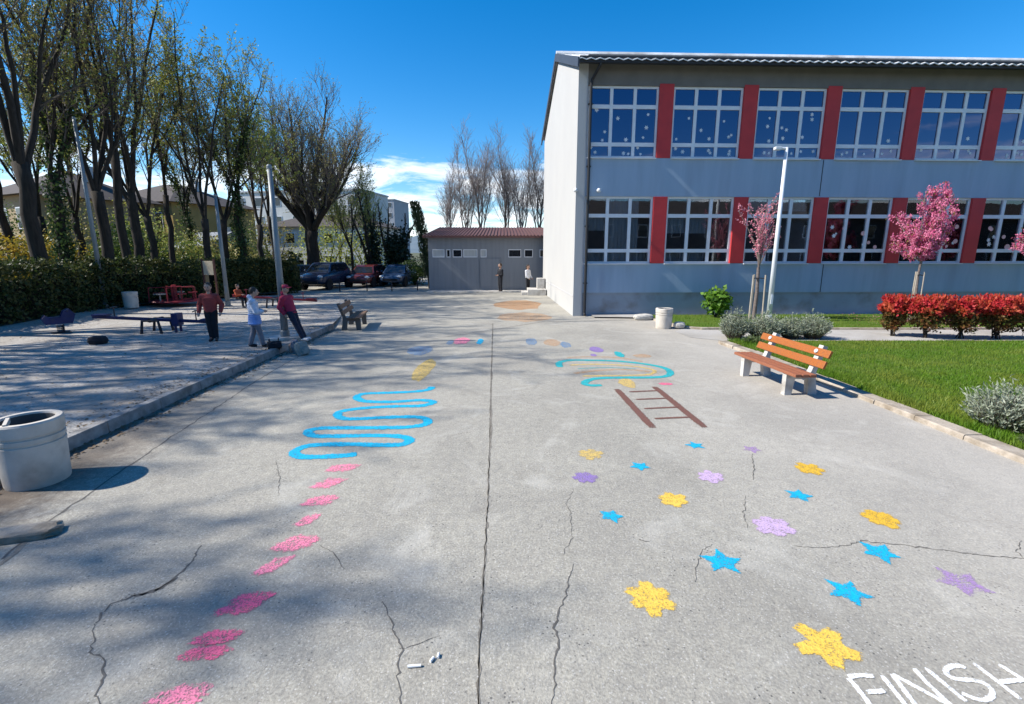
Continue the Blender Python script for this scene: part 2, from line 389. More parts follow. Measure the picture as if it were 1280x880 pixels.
# yard kerb: cast lengths with open joints, one run
mb = MB(); y = -12.0
while y < 14.6:
    L = 1.0; y2 = min(y+L-.012, 14.75)
    mb.add([(kx(y)-.0, y, 0), (kx(y)-.012, y, .155), (kx(y)-.125, y, .16), (kx(y)-.13, y, -.02),
            (kx(y2), y2, 0), (kx(y2)-.012, y2, .155+rnd.uniform(-.006,.006)), (kx(y2)-.125, y2, .16), (kx(y2)-.13, y2, -.02)],
           [(0,1,5,4),(1,2,6,5),(2,3,7,6),(0,3,2,1),(4,5,6,7)])
    y += L
tag(mb.build('kerb', M['kerb'], bevel=.008), kind='structure')

# lawn kerb
kr = [(5.78,-8),(5.73,0),(5.66,5),(5.58,7.2),(5.50,9.2),(5.42,11),(5.30,12.2)]
def kerb_run(pts, w, h, mat):
    mb = MB()
    P = []
    for a, b in zip(pts, pts[1:]):
        n = max(1, round(math.dist(a, b)/.8))
        for k in range(n): P.append((a[0]+(b[0]-a[0])*k/n, a[1]+(b[1]-a[1])*k/n))
    P.append(pts[-1])
    for a, b in zip(P, P[1:]):
        d = Vector((b[0]-a[0], b[1]-a[1], 0)).normalized(); n = Vector((d.y, -d.x, 0))
        a = Vector((*a, 0)) + d*.006; b = Vector((*b, 0)) - d*.006; j = rnd.uniform(-.008, .008); hh = h + rnd.uniform(-.01, .008)
        a += n*j; b += n*j
        pr = lambda q: [q, q + Vector((0,0,hh-.015)) + n*.004, q + n*.02 + Vector((0,0,hh)), q + n*w + Vector((0,0,hh)), q + n*(w+.004) - Vector((0,0,.03))]
        mb.add(pr(a)+pr(b), [(0,1,6,5),(1,2,7,6),(2,3,8,7),(3,4,9,8),(4,3,2,1,0),(5,6,7,8,9)])
    return tag(mb.build('kerb', mat), kind='structure')
kerb_run(kr, .25, .07, M['kerb_pale'])
kerb_run([(5.30,12.2),(5.36,12.44),(5.6,12.52),(40,12.5)], .10, .055, M['kerb_pale'])
kerb_run([(40,14.62),(5.75,14.55),(5.35,14.75)], .10, .06, M['kerb_pale'])
kerb_run([(5.35,14.75),(5.08,15.2),(4.85,16.7)], .12, .07, M['kerb_pale'])
lawn1 = [(6.02,-8),(5.97,0),(5.90,5),(5.82,7.2),(5.74,9.2),(5.66,11),(5.5,12.2),(5.6,12.42),(40,12.4),(40,-8)]
lawn2 = [(5.78,14.66),(5.2,15.2),(4.98,16.7),(5.0,17.75),(40,18.6),(40,14.72)]
sheet('lawn', lawn1, .05, M['turf']); sheet('lawn', lawn2, .05, M['turf'])
sheet('path', [(5.62,12.63),(40,12.61),(40,14.51),(5.75,14.44),(5.2,14.7),(4.8,14.2),(4.9,13.2)], .006, M['pathmat'])
sheet('path', [(2.9,17.2),(4.8,17.0),(4.8,17.88),(2.9,17.78)], .05, M['pathmat'])

# grass blades
def inside(p, poly):
    r = False; n = len(poly)
    for i in range(n):
        a, b = poly[i], poly[(i+1) % n]
        if (a[1] > p[1]) != (b[1] > p[1]) and p[0] < (b[0]-a[0])*(p[1]-a[1])/(b[1]-a[1]) + a[0]: r = not r
    return r
mb = MB()
def blades(n, x0, x1, y0, y1, poly, hmin, hmax):
    for _ in range(n):
        x, y = rnd.uniform(x0, x1), rnd.uniform(y0, y1)
        if not inside((x, y), poly): continue
        h = rnd.uniform(hmin, hmax); a = rnd.uniform(0, 6.283); w = rnd.uniform(.004, .008)
        lx, ly = rnd.gauss(0, .3)*h, rnd.gauss(0, .3)*h
        o = len(mb.v); ca, sa = math.cos(a)*w, math.sin(a)*w
        mb.v += [(x-ca, y-sa, .048), (x+ca, y+sa, .048), (x+lx, y+ly, .05+h)]
        mb.f.append((o, o+1, o+2)); mb.m.append(0)
blades(52000, 5.6, 12, 3.8, 9, lawn1, .03, .065)
blades(40000, 5.5, 18, 9, 12.4, lawn1, .03, .06)
blades(14000, 5, 22, 14.6, 18.3, lawn2, .04, .08)
blades(16000, 12, 18, 4, 9, lawn1, .03, .06)
blades(9000, 5.5, 6.12, 3.5, 12.4, lawn1, .06, .13)
tag(mb.build('grass', M['grass'], recalc=False), kind='stuff')

# distant hills, with aerial haze painted into their bluish colour
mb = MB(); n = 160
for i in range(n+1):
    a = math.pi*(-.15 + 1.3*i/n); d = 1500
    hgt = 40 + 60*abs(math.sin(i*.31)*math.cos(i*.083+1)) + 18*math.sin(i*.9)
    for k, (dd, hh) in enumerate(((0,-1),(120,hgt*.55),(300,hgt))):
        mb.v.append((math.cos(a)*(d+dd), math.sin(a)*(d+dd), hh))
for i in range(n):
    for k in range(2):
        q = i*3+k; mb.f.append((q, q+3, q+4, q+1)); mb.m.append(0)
tag(mb.build('hills', pm('hazy_hill_woods', (.09,.13,.16), (.12,.16,.19), .02, 1), smooth=True), kind='structure')

# ------------------------------------------------------------------ cracks and joints in the asphalt
def ribbon(mb, pts, w, z, jit=0, seg=None, uvs=None, taper=False):
    P = [Vector((p[0], p[1], 0)) for p in pts]
    if seg:
        Q = []
        for a, b in zip(P, P[1:]):
            n = max(1, int((b-a).length/seg))
            for k in range(n):
                q = a.lerp(b, k/n)
                Q.append(q + Vector((rnd.gauss(0, jit), rnd.gauss(0, jit), 0)))
        Q.append(P[-1]); P = Q
    L = len(P); o = len(mb.v)
    for i, p in enumerate(P):
        d = (P[min(i+1, L-1)] - P[max(i-1, 0)]); d = d.normalized() if d.length > 1e-9 else Vector((1,0,0))
        nn = Vector((-d.y, d.x, 0)); t = i/(L-1)
        ww = w*(rnd.uniform(.45, 1.5) if jit else 1)
        if taper: ww *= .25 + .75*math.sin(math.pi*min(1, max(0, .08+.84*t)))
        a, b = p + nn*ww/2, p - nn*ww/2
        mb.v += [(a.x, a.y, z), (b.x, b.y, z)]
    for i in range(L-1):
        q = o+2*i; mb.f.append((q, q+1, q+3, q+2)); mb.m.append(0)
def crack(px, w, mat='crack', jit=.007, seg=.028, taper=True):
    mb = MB(); ribbon(mb, [G(*p) for p in px], w, .0022, jit, seg, taper=taper)
    tag(mb.build('asphalt_crack', M[mat], recalc=False), kind='structure')
crack([(597,900),(600,800),(606,700),(611,600),(612,560)], .014, 'crack_soil', .006, .05, False)
crack([(597,898),(600,800),(606,700),(611,600),(613,500),(615,440),(616,404)], .0065, 'crack', .004, .08, False)
crack([(613,560),(614,480),(616,404)], .03, 'crack_soil', .003, .2, False)
crack([(690,900),(693,830),(698,800),(693,785),(706,745),(712,722),(717,705)], .011)
crack([(704,695),(715,672),(713,640),(708,630),(716,610)], .006)
crack([(500,900),(498,820),(501,808),(494,790),(484,765),(478,752)], .010)
crack([(128,890),(120,868),(129,850),(128,825),(118,818),(115,800),(118,780)], .011)
crack([(118,780),(140,755),(165,745),(195,738),(215,725),(240,703),(252,682)], .018)
crack([(165,745),(190,742),(222,722)], .024)
crack([(1030,685),(1060,682),(1078,676),(1115,680),(1160,685),(1210,692),(1300,701)], .011)
crack([(1280,700),(1272,690),(1277,676)], .008)
crack([(990,682),(1030,685)], .006)
crack([(870,728),(872,705),(876,690),(890,680)], .006)
crack([(400,680),(404,684),(416,690),(424,700),(432,712)], .007)
crack([(345,575),(350,600),(347,620)], .006)
crack([(940,567),(942,585),(941,600)], .010)
crack([(932,620),(930,645),(934,660)], .006)
crack([(500,812),(520,805),(550,795)], .005)
crack([(800,676),(812,677)], .012)
crack([(58,654),(110,618),(165,580),(215,546),(270,510),(330,470),(390,436)], .022, 'crack', .01, .1, False)
crack([(60,652),(20,690),(-20,720)], .03, 'crack_soil', .01, .1, False)
crack([(540,424),(680,402),(900,398)], .05, 'crack_soil', .006, .3, True)
crack([(0,700),(60,652)], .02, 'crack', .01, .1, False)

# ------------------------------------------------------------------ painted games
PAINT = {
 'blue': paint_mat('blue_ground_paint', (.0,.42,.66), (.01,.35,.56), .5),
 'blue2': paint_mat('deep_blue_ground_paint', (.01,.38,.62), (.02,.32,.52), .45),
 'teal': paint_mat('teal_ground_paint', (.02,.40,.42), (.03,.35,.38), .5),
 'pale_teal': paint_mat('faded_teal_ground_paint', (.12,.40,.41), (.2,.38,.38), .75, .75),
 'yellow': paint_mat('yellow_ground_paint', (.80,.53,.09), (.72,.46,.07), .55),
 'gold': paint_mat('gold_ground_paint', (.70,.43,.04), (.62,.37,.035), .55),
 'pale_yellow': paint_mat('faded_yellow_ground_paint', (.70,.50,.15), (.62,.45,.16), .7, .85),
 'purple': paint_mat('purple_ground_paint', (.26,.17,.44), (.31,.22,.45), .6, .9),
 'pale_purple': paint_mat('faded_purple_ground_paint', (.40,.24,.50), (.42,.30,.50), .8, .8),
 'lilac': paint_mat('lilac_ground_paint', (.62,.44,.66), (.55,.40,.58), .55, .9),
 'pink': paint_mat('pink_ground_paint', (.84,.23,.35), (.80,.28,.38), .8),
 'deep_pink': paint_mat('deep_pink_ground_paint', (.80,.13,.26), (.76,.17,.28), .75),
 'brown': paint_mat('brown_ground_paint', (.15,.068,.05), (.19,.09,.07), .35),
 'white': paint_mat('white_ground_paint', (.82,.82,.80), (.74,.74,.72), .35),
 'orange': paint_mat('faded_orange_ground_paint', (.62,.34,.16), (.55,.36,.2), .85, .6),
 'rust': paint_mat('rust_ground_paint', (.48,.22,.08), (.45,.28,.14), .8, .75),
 'blue_faint': paint_mat('faded_blue_ground_paint', (.13,.28,.50), (.2,.3,.42), .8, .7),
}
ZP = .0042
def patch(name, outline, mat, label, cat='marking', group=None, rim=.035, holes=0):
    """flat filled outline: a rim ring with uv 0 at the edge, 1 inside"""
    P = [Vector((p[0], p[1], 0)) for p in outline]
    c = sum(P, Vector())/len(P); n = len(P)
    me = bpy.data.meshes.new(name); vs = []; fs = []; uv = []
    inner = [p + (c-p).normalized()*min(rim, (c-p).length*.5) for p in P]
    vs = [(p.x-c.x, p.y-c.y, 0) for p in P] + [(p.x-c.x, p.y-c.y, 0) for p in inner] + [(0,0,0)]
    for i in range(n):
        j = (i+1) % n; fs.append((i, j, n+j, n+i)); fs.append((n+i, n+j, 2*n))
    me.from_pydata(vs, [], fs); me.materials.append(mat)
    ul = me.uv_layers.new(name='edge')
    for lp in me.loops: ul.data[lp.index].uv = (0 if lp.vertex_index < n else 1, 0)
    o = bpy.data.objects.new(name, me); C.objects.link(o); o.location = (c.x, c.y, ZP)
    return tag(o, label, cat, group)
def smooth_path(pts, sub=6):
    P = [Vector((p[0], p[1], 0)) for p in pts]; Q = []
    for i in range(len(P)-1):
        p0, p1, p2, p3 = P[max(i-1,0)], P[i], P[i+1], P[min(i+2,len(P)-1)]
        for k in range(sub):
            t = k/sub
            Q.append(.5*((2*p1) + (p2-p0)*t + (2*p0-5*p1+4*p2-p3)*t*t + (3*p1-p0-3*p2+p3)*t**3))
    Q.append(P[-1]); return Q
def stroke_mesh(name, strokes, w, mat, smooth=True, jitter=.0):
    me = bpy.data.meshes.new(name); vs = []; fs = []; us = []
    allp = [Vector((p[0], p[1], 0)) for s in strokes for p in s]; c = sum(allp, Vector())/len(allp)
    for si, s in enumerate(strokes):
        P = smooth_path(s) if smooth and len(s) > 2 else [Vector((p[0], p[1], 0)) for p in s]
        if len(P) == 2: P = [P[0].lerp(P[1], k/8) for k in range(9)]
        L = len(P)
        for i, p in enumerate(P):
            d = (P[min(i+1,L-1)] - P[max(i-1,0)]); d = d.normalized() if d.length > 1e-9 else Vector((1,0,0))
            nn = Vector((-d.y, d.x, 0)); ww = w*(1+rnd.uniform(-jitter, jitter))
            o = len(vs)
            for q, u in ((-.5,0),(-.22,1),(.22,1),(.5,0)):
                r = p + nn*ww*q - c; vs.append((r.x, r.y, si*.0006)); us.append(u if 0 < i < L-1 else u*.6)
            if i: 
                for k in range(3): fs.append((o-4+k, o-3+k, o+1+k, o+k))
    me.from_pydata(vs, [], fs); me.materials.append(mat); ul = me.uv_layers.new(name='edge')
    for lp in me.loops: ul.data[lp.index].uv = (us[lp.vertex_index], 0)
    o = bpy.data.objects.new(name, me); C.objects.link(o); o.location = (c.x, c.y, ZP)
    return o
def strokes(name, px, w, mat, label, cat='marking', group=None, smooth=True, jitter=.06):
    return tag(stroke_mesh(name, [[G(*p) for p in s] for s in px], w, mat, smooth, jitter), label, cat, group)

def star_outline(c, r, n=5, inner=.5, rot=0, sx=1, roundish=0):
    out = []
    for k in range(2*n):
        a = rot + math.pi*k/n; rr = r*(1 if k % 2 == 0 else inner)*rnd.uniform(.9, 1.08)
        out.append((c[0]+math.cos(a)*rr*sx, c[1]+math.sin(a)*rr))
        if roundish and k % 2 == 0:
            a2 = a+.22; out[-1] = (c[0]+math.cos(a-.2)*rr*sx, c[1]+math.sin(a-.2)*rr); out.append((c[0]+math.cos(a2)*rr*sx, c[1]+math.sin(a2)*rr))
    return out
SG = 'painted stars and flowers of the hopping game'
stars = [  # px, py, half width px, colour, kind, label
 (869,557,13,'blue','star','small blue painted star just in front of the foot of the painted ladder'),
 (800,583,14,'blue','star','blue painted star between the pale yellow flower and the lilac flower by the ladder'),
 (764,645,17,'blue','star','blue painted star in front of the dark purple flower'),
 (998,619,18,'blue','star','blue painted star in front of the gold flower nearest the lawn kerb bench'),
 (902,702,25,'blue','star','blue painted star with a fine crack at its tip in mid asphalt'),
 (1060,740,27,'blue','star','largest blue painted star, nearest to the word FINISH'),
 (1100,691,24,'blue','star','blue painted star crossed by the long sideways crack'),
 (738,568,17,'pale_yellow','flower','small faded yellow painted flower behind the dark purple one'),
 (1011,586,18,'gold','flower','gold painted flower closest to the brown bench'),
 (841,625,20,'yellow','flower','yellow painted flower in the middle of the game, without neighbours touching cracks'),
 (1100,648,23,'gold','flower','deep gold painted flower just behind the long sideways crack'),
 (812,748,30,'yellow','flower','bright yellow painted flower standing alone near the wandering crack'),
 (1032,808,37,'yellow','flower','biggest yellow painted star flower beside the letter F of FINISH'),
 (940,562,13,'pale_purple','star','small faded purple star with a short crack running from it'),
 (731,597,17,'purple','flower','dark purple painted flower in front of the faded yellow one'),
 (888,596,18,'lilac','flower','pale lilac painted flower between two blue stars near the ladder'),
 (966,658,25,'lilac','flower','larger pale lilac flower in the middle of the stars'),
 (1201,728,32,'pale_purple','star','long worn purple star nearest the lawn kerb'),
]
for px, py, hw, col, kind, lab in stars:
    c = G(px, py); dep = c.y*cs + H*sn
    r = hw*dep/F*1.2
    if kind == 'star': ol = star_outline(c, r, 5, .58, rnd.uniform(0, 1.2))
    else: ol = star_outline(c, r*.97, 6 if py < 780 else 5, .75 if py < 780 else .64, rnd.uniform(0, 1), roundish=1)
    patch('painted_'+kind, ol, PAINT[col], lab, 'marking', SG, rim=.055)

# pink hop marks, brushed in separate dabs
PGp = 'pink painted hop marks leading to the blue snake'
def dab(px, py, wpx, hpx, rot=0):
    c = G(px, py); dep = c.y*cs + H*sn; k = dep/F
    a0 = G(px, py-hpx/2); a1 = G(px, py+hpx/2); ry = abs(a0.y-a1.y)/2; rx = wpx/2*k*1.22; ry *= 1.3
    return [(c.x+math.cos(t)*rx*rnd.uniform(.85,1.1)+math.sin(t)*ry*rot, c.y+math.sin(t)*ry*rnd.uniform(.85,1.1)) for t in [2*math.pi*i/16 for i in range(16)]]
def block(px, py, wpx, hpx):
    c = G(px, py); k = (c.y*cs + H*sn)/F; a0 = G(px, py-hpx/2); a1 = G(px, py+hpx/2); ry = abs(a0.y-a1.y)/2*1.3; rx = wpx/2*k*1.18; out = []
    for i in range(28):
        t = 2*math.pi*i/28; ca, sa = math.cos(t), math.sin(t); q = (abs(ca)**3.5+abs(sa)**3.5)**(-1/3.5)*rnd.uniform(.84,1.12)
        out.append((c.x+ca*rx*q+sa*ry*.45*q, c.y+sa*ry*q))
    return out
for px, py, w, h, col, lab in [
 (428,585,36,10,'pink','farthest pink hop mark, touching the blue snake'),
 (411,604,32,13,'pink','second pink hop mark counted from the blue snake'),
 (400,626,38,13,'pink','wide pink hop mark third from the blue snake'),
 (385,650,22,16,'pink','small round pink hop mark in the middle of the trail'),
 (371,679,46,21,'pink','broad pink hop mark beside a forked hairline crack'),
 (342,707,28,24,'pink','narrow pink hop mark touching the broad one behind it'),
 (309,754,50,30,'deep_pink','deep pink hop mark standing alone in the trail'),
 (272,797,58,20,'deep_pink','upper half of the split pink hop mark in tree shade'),
 (258,816,58,20,'deep_pink','lower half of the split pink hop mark in tree shade'),
 (224,872,68,34,'pink','nearest pink hop mark, cut by the bottom of the view')]:
    patch('painted_hop_mark', block(px, py, w, h), PAINT[col], lab, 'marking', PGp, rim=.08)

strokes('painted_snake', [[(446,568),(425,570),(395,571.5),(376,571),(368,567),(372,562),(385,557.5),(405,556),(440,555.5),(475,556.5),(500,556),(510,553),(511,549),(500,545.8),(470,544.6),(440,545),(410,545.5),(392,545),(385,541),(389,537.5),(405,535.3),(440,535),(480,534.8),(510,534),(530,531),(535,527),(530,523),(515,521.2),(480,522),(452,523.5),(430,523.5),(422,519.5),(425,515),(440,512),(465,509.5),(500,508),(525,507.5),(539,504.5),(540,501.8),(525,500.4),(500,502),(477,502.6),(455,501.5),(446,497.5),(449,494),(460,492),(490,491),(520,489.5),(536,487),(540,483.5)]], .185, PAINT['blue'],
        'winding blue painted snake line between the pink marks and the yard', jitter=.1)
strokes('painted_snake', [[(700,459),(699,453.5),(712,450.5),(735,450.5),(770,451.5),(805,455),(830,460),(838,466),(832,470.5),(810,472),(775,472.2),(748,473),(734,476),(731,480),(740,482),(752,481.5)]], .20, PAINT['teal'],
        'teal painted loop with turquoise ends beyond the brown ladder', jitter=.12)
strokes('painted_line', [[(718,467),(740,464),(775,462),(802,463.5),(812,465)]], .17, PAINT['orange'], 'worn orange line inside the teal painted loop', jitter=.2)
strokes('painted_line', [[(708,447),(740,446.2),(775,447.5),(803,452)]], .13, PAINT['orange'], 'thin worn orange line along the top of the teal loop', jitter=.2)
strokes('painted_line', [[(712,456.5),(740,455.5),(775,456.5),(804,459.5),(818,463.5),(812,468),(790,469.3),(755,469.8),(728,470.2)]], .12, PAINT['pale_yellow'], 'worn yellow loop painted just inside the teal one', jitter=.25)
strokes('painted_line', [[(722,461),(760,459.5),(795,461.5)]], .11, PAINT['pale_teal'], 'faded turquoise line in the middle of the teal loop', jitter=.25)
DG = 'small worn painted dots beyond the ladder'
for px, py, w, h, col, lab in [
 (774,443,11,6,'teal','small teal painted dot above the teal loop'),(745,437,16,6,'purple','faded purple painted dot above the teal loop'),
 (742,444,9,3,'purple','short dark purple dash just over the teal loop'),(707,431,13,6,'blue_faint','pale blue painted dot behind the teal loop'),
 (664,427,14,7,'blue_faint','blue painted dot beside the central joint'),(600,427,8,6,'blue2','dark blue painted dot on the yard side of the central joint'),
 (577,426,18,7,'pink','reddish painted dash far down the asphalt'),(563,428,9,5,'blue_faint','tiny blue dash beside the reddish one'),
 (784,479,20,10,'pale_yellow','pale yellow painted spot at the head of the ladder'),(832,480,18,3,'deep_pink','dark red dash beside the head of the ladder'),
 (530,462,20,22,'pale_yellow','faded yellow patch in the tree shadow past the blue snake'),(525,438,30,10,'blue_faint','faded violet blue patch in the tree shadow'),
 (648,381,50,9,'rust','rust orange patch on the asphalt near the low shed'),(655,396,58,9,'orange','pale orange patch in front of the school corner'),
 (690,428,20,7,'orange','faint orange dot behind the joint'),(803,445,22,4,'orange','faint orange dash beside the teal dot')]:
    patch('painted_dot', dab(px, py, w, h), PAINT[col], lab, 'marking', DG, rim=.05)

# the brown painted ladder
lad = thing('painted_ladder', 'brown painted ladder with four rungs lying across the asphalt', 'marking', (0,0,0))
def line_part(name, a, b, w, dz=0):
    o = stroke_mesh(name, [[G(*a), G(*b)]], w, PAINT['brown'], False, .05); o.parent = lad; o.location.z = ZP+dz; return o
line_part('rail', (771,486.5), (816,535), .16); line_part('rail', (818,483.5), (881,534.5), .16)
for a, b in (((786,490),(822,488.5)),((795,499.5),(833,498)),((805,511),(849,509)),((818,523.5),(863,521.5))):
    line_part('rung', a, b, .085, .001)

fin = thing('painted_word', 'white hand painted word FINISH at the near corner of the asphalt', 'marking', (0,0,0))
for nm, st in {'letter_f': [[(1060,848),(1074,864),(1092,888)],[(1060,847),(1074,845),(1092,846)],[(1083,866),(1106,864.5)]],
  'letter_i': [[(1102.5,845),(1134,885)]],
  'letter_n': [[(1114.5,843),(1149,888)],[(1114.5,843),(1150,862),(1190,884)],[(1142.5,836.5),(1160,856),(1190,884)]],
  'letter_i_second': [[(1156,835),(1208,878)]],
  'letter_s': [[(1207,836),(1200,833),(1189,833.5),(1182,839),(1187,846.5),(1200,850),(1217,851),(1232,856),(1240,864.5),(1239,871.5),(1230,876),(1216,873),(1202,867)]],
  'letter_h': [[(1217,829.5),(1276,875)],[(1248,831),(1306,867)],[(1248,853.5),(1281,850.5)]]}.items():
    o = stroke_mesh('letter', [[G(*p) for p in s] for s in st], .040, PAINT['white'], True, .1); o.parent = fin

# ------------------------------------------------------------------ school building
AL = R(2.2); SC0 = Vector((2.25, 17.8, 0))
school = thing('school_building', 'long two storey school with grey front, red pillars and white gable wall', 'building', SC0, AL)
W0, PITCH, PIL, NW = .33, 2.92, .50, 9     # first window, pitch, pillar width, windows in a row
LEN, DEP = 30.0, 11.0
ZL, ZLS, ZLT, ZUS, ZUT, ZE = .80, 1.90, 4.22, 5.50, 7.80, 8.48
RIDGE_D, PIT = 5.5, .375
def part(mb, name, mat, **k): return mb.build(name, mat, school, **k)
wend = W0 + PITCH*NW - PIL
mb = MB()                                    # front bands (local x along the front, y depth, z up; front face at y=0)
mb.box(((LEN+.30)/2, .15, (ZL+.05+ZLS)/2), (LEN-.30, .3, ZLS-ZL-.05)); mb.box(((LEN+.30)/2, .15, (ZLT+ZUS)/2), (LEN-.30, .3, ZUS-ZLT))
mb.box(((wend+LEN)/2, .15, (ZLS+ZLT)/2), (LEN-wend, .3, ZLT-ZLS-.004)); mb.box(((wend+LEN)/2, .15, (ZUS+ZUT)/2), (LEN-wend, .3, ZUT-ZUS-.004))
part(mb, 'wall', M['grey_wall'])
mb = MB(); mb.box(((LEN+.30)/2, .15, (ZUT+8.75)/2), (LEN-.30, .3, 8.75-ZUT)); part(mb, 'wall', M['brown_band'])['label'] = 'brown grey band under the eaves'
mb = MB(); mb.box(((LEN+.30)/2, .20, ZL/2-.05), (LEN-.30, .3, ZL+.1)); mb.box(((LEN+.3)/2, .16, ZL+.025), (LEN-.3, .28, .05)); part(mb, 'plinth', M['plinth'])
mb = MB(); mb.box((.285, .16, 4.3), (.045, .36, 8.6)); part(mb, 'corner_pier', M['strip_wall'])
# gable wall, pentagon, thick
def roofz(d): return ZE + .12 + (d if d <= RIDGE_D else 2*RIDGE_D-d)*PIT
mb = MB(); mb.prism([(-.03,0),(DEP,0),(DEP,roofz(DEP)),(RIDGE_D,roofz(RIDGE_D)),(-.03,roofz(-.03)-.04)], 'x', -.02, .26); part(mb, 'gable_wall', M['white_wall'])
mb = MB(); mb.box((-.021, DEP/2, .72), (.03, DEP-.1, .03)); part(mb, 'plinth_line', M['strip_wall'])
mb = MB(); mb.prism([(.3,0),(DEP,0),(DEP,roofz(DEP)),(RIDGE_D,roofz(RIDGE_D)),(.3,roofz(.3))], 'x', LEN-.3, LEN-.002); part(mb, 'gable_wall', M['white_wall'])
mb = MB(); mb.box((LEN/2, DEP-.15, ZE/2), (LEN-.7, .3, ZE)); part(mb, 'back_wall', M['grey_wall'])
# rooms behind the glass
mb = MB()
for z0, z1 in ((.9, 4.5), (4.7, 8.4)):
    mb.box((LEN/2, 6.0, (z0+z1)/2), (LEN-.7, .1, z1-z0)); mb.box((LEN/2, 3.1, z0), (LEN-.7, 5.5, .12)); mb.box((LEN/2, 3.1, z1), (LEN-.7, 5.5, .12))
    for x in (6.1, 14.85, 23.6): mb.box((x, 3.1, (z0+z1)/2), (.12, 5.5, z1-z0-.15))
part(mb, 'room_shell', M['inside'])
# red pillars
for z0, z1 in ((ZLS+.004, ZLT-.004), (ZUS+.004, ZUT+.07)):
    for k in range(NW-1):
        x = W0 + PITCH*(k+1) - PIL/2
        mb = MB(); mb.box((x, .145, (z0+z1)/2), (PIL-.004, .33, z1-z0)); part(mb, 'pillar', M['red'], bevel=.01)
# windows
def make_window(zs, zt, first):
    h = zt-zs; w = PITCH-PIL; mb = MB(); fr = .055
    rows = [0, .195*h, .72*h, h]; cols = [0, w/3, 2*w/3, w]
    for i, z in enumerate(rows):
        t = .07 if i in (0, 3) else .125
        zz = z + (t/2 if i == 0 else -t/2 if i == 3 else 0)
        mb.box((w/2, 0, zz), (w, .07, t))
    for i, x in enumerate(cols):
        t = .07 if i in (0, 3) else .11
        xx = x + (t/2 if i == 0 else -t/2 if i == 3 else 0)
        for j in range(3):
            z0 = rows[j] + (.06 if j == 0 else .05); z1 = rows[j+1] - (.06 if j == 2 else .05)
            mb.box((xx, 0, (z0+z1)/2), (t, .074, z1-z0))
    mb.box((w/2, -.10, -.015), (w-.01, .16, .03))      # sill
    f = mb.build('window', M['frame'], school)
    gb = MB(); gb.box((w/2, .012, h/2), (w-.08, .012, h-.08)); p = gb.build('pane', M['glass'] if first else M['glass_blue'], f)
    return f, p
snow = MB()
for k in range(6):
    a = math.pi*k/3; c2, s2 = math.cos(a)*.075, math.sin(a)*.075
    snow.prism([(0,0),(c2*.4-s2*.3, s2*.4+c2*.3),(c2,s2),(c2*.4+s2*.3, s2*.4-c2*.3)], 'y', -.001, .001)
snow_src = snow.build('paper_star', M['paper']); snow_me = snow_src.data; bpy.data.objects.remove(snow_src)
flower = MB(); flower.lathe([(.0,-.0),(.09,.0),(.09,.003),(.0,.003)], n=9)
fl_src = flower.build('paper_flower', M['paper_pink']); fl_me = fl_src.data; fl_me.transform(Matrix.Rotation(R(90), 4, 'X')); bpy.data.objects.remove(fl_src)
def sticker(win, me, nm, x, z, sc_, rot):
    o = bpy.data.objects.new(nm, me); C.objects.link(o); o.parent = win; o.location = (x, -.0005, z); o.scale = (sc_,)*3; o.rotation_euler[1] = rot
def blind(win, x0, x1, z0, z1, d=.09):
    b = MB(); n = max(2, int((x1-x0)/.06))
    for i in range(n):
        xa, xb = x0+(x1-x0)*i/n, x0+(x1-x0)*(i+1)/n
        b.add([(xa, d+(i%2)*.02, z0),(xb, d+((i+1)%2)*.02, z0),(xb, d+((i+1)%2)*.02, z1),(xa, d+(i%2)*.02, z1)], [(0,1,2,3)])
    b.build('blind', M['blind'], win)
w = PITCH-PIL
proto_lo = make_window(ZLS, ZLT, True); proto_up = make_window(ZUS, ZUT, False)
for row, (proto, zs, zt) in enumerate(((proto_lo, ZLS, ZLT), (proto_up, ZUS, ZUT))):
    h = zt-zs; rr = random.Random(40+row)
    for k in range(NW):
        if k == 0: f, p = proto
        else:
            f = proto[0].copy(); C.objects.link(f); p = proto[1].copy(); C.objects.link(p); p.parent = f
        f.location = (W0+PITCH*k, .10, zs)
    for k in range(NW):
        f = [o for o in kids(school) if o.name.startswith('window') and abs(o.location.z-zs) < .01 and abs(o.location.x-(W0+PITCH*k)) < .01][0]
        if row == 1 and k < 6:
            for i in range(3):
                for _ in range(rr.choice((2,3,3)) if k < 3 else rr.choice((0,1))):
                    sticker(f, snow_me, 'paper_star', w*(i+.5)/3 + rr.uniform(-.27,.27), rr.uniform(.58, .68*h), rr.uniform(.7,1.15), rr.uniform(0,1))
                for _ in range(2):
                    sticker(f, snow_me, 'paper_star', w*(i+.5)/3 + rr.uniform(-.27,.27), rr.uniform(.14, .36), rr.uniform(.7,1.05), rr.uniform(0,1))
        if row == 0:
            if k == 0:
                blind(f, w/3+.03, 2*w/3-.03, .06, h-.06); blind(f, .06, w/3-.05, .5*h, .72*h); blind(f, 2*w/3+.04, 2*w/3+.35, .2*h, h-.06)
                blind(f, .06, w-.06, .06, .17*h, .3)
            elif k == 1:
                blind(f, .06, w/3-.05, .46*h, .70*h); blind(f, w/3+.05, 2*w/3-.05, .46*h, .70*h, .12); blind(f, .06, 2*w/3-.06, .06, .18*h, .3)
            elif k in (2, 3): blind(f, .06, w/3, .80*h, h-.06); blind(f, w/3+.1, w-.1, .80*h, h-.06, .16)
            elif k >= 4: blind(f, .06, w-.1, .76*h, h-.06)
            if k in (3, 4, 5):
                for _ in range(9): sticker(f, fl_me if rr.random() < .6 else snow_me, 'paper_flower', rr.uniform(.12, w-.12), rr.uniform(.24*h, .6*h), rr.uniform(.6, 1.3), 0)
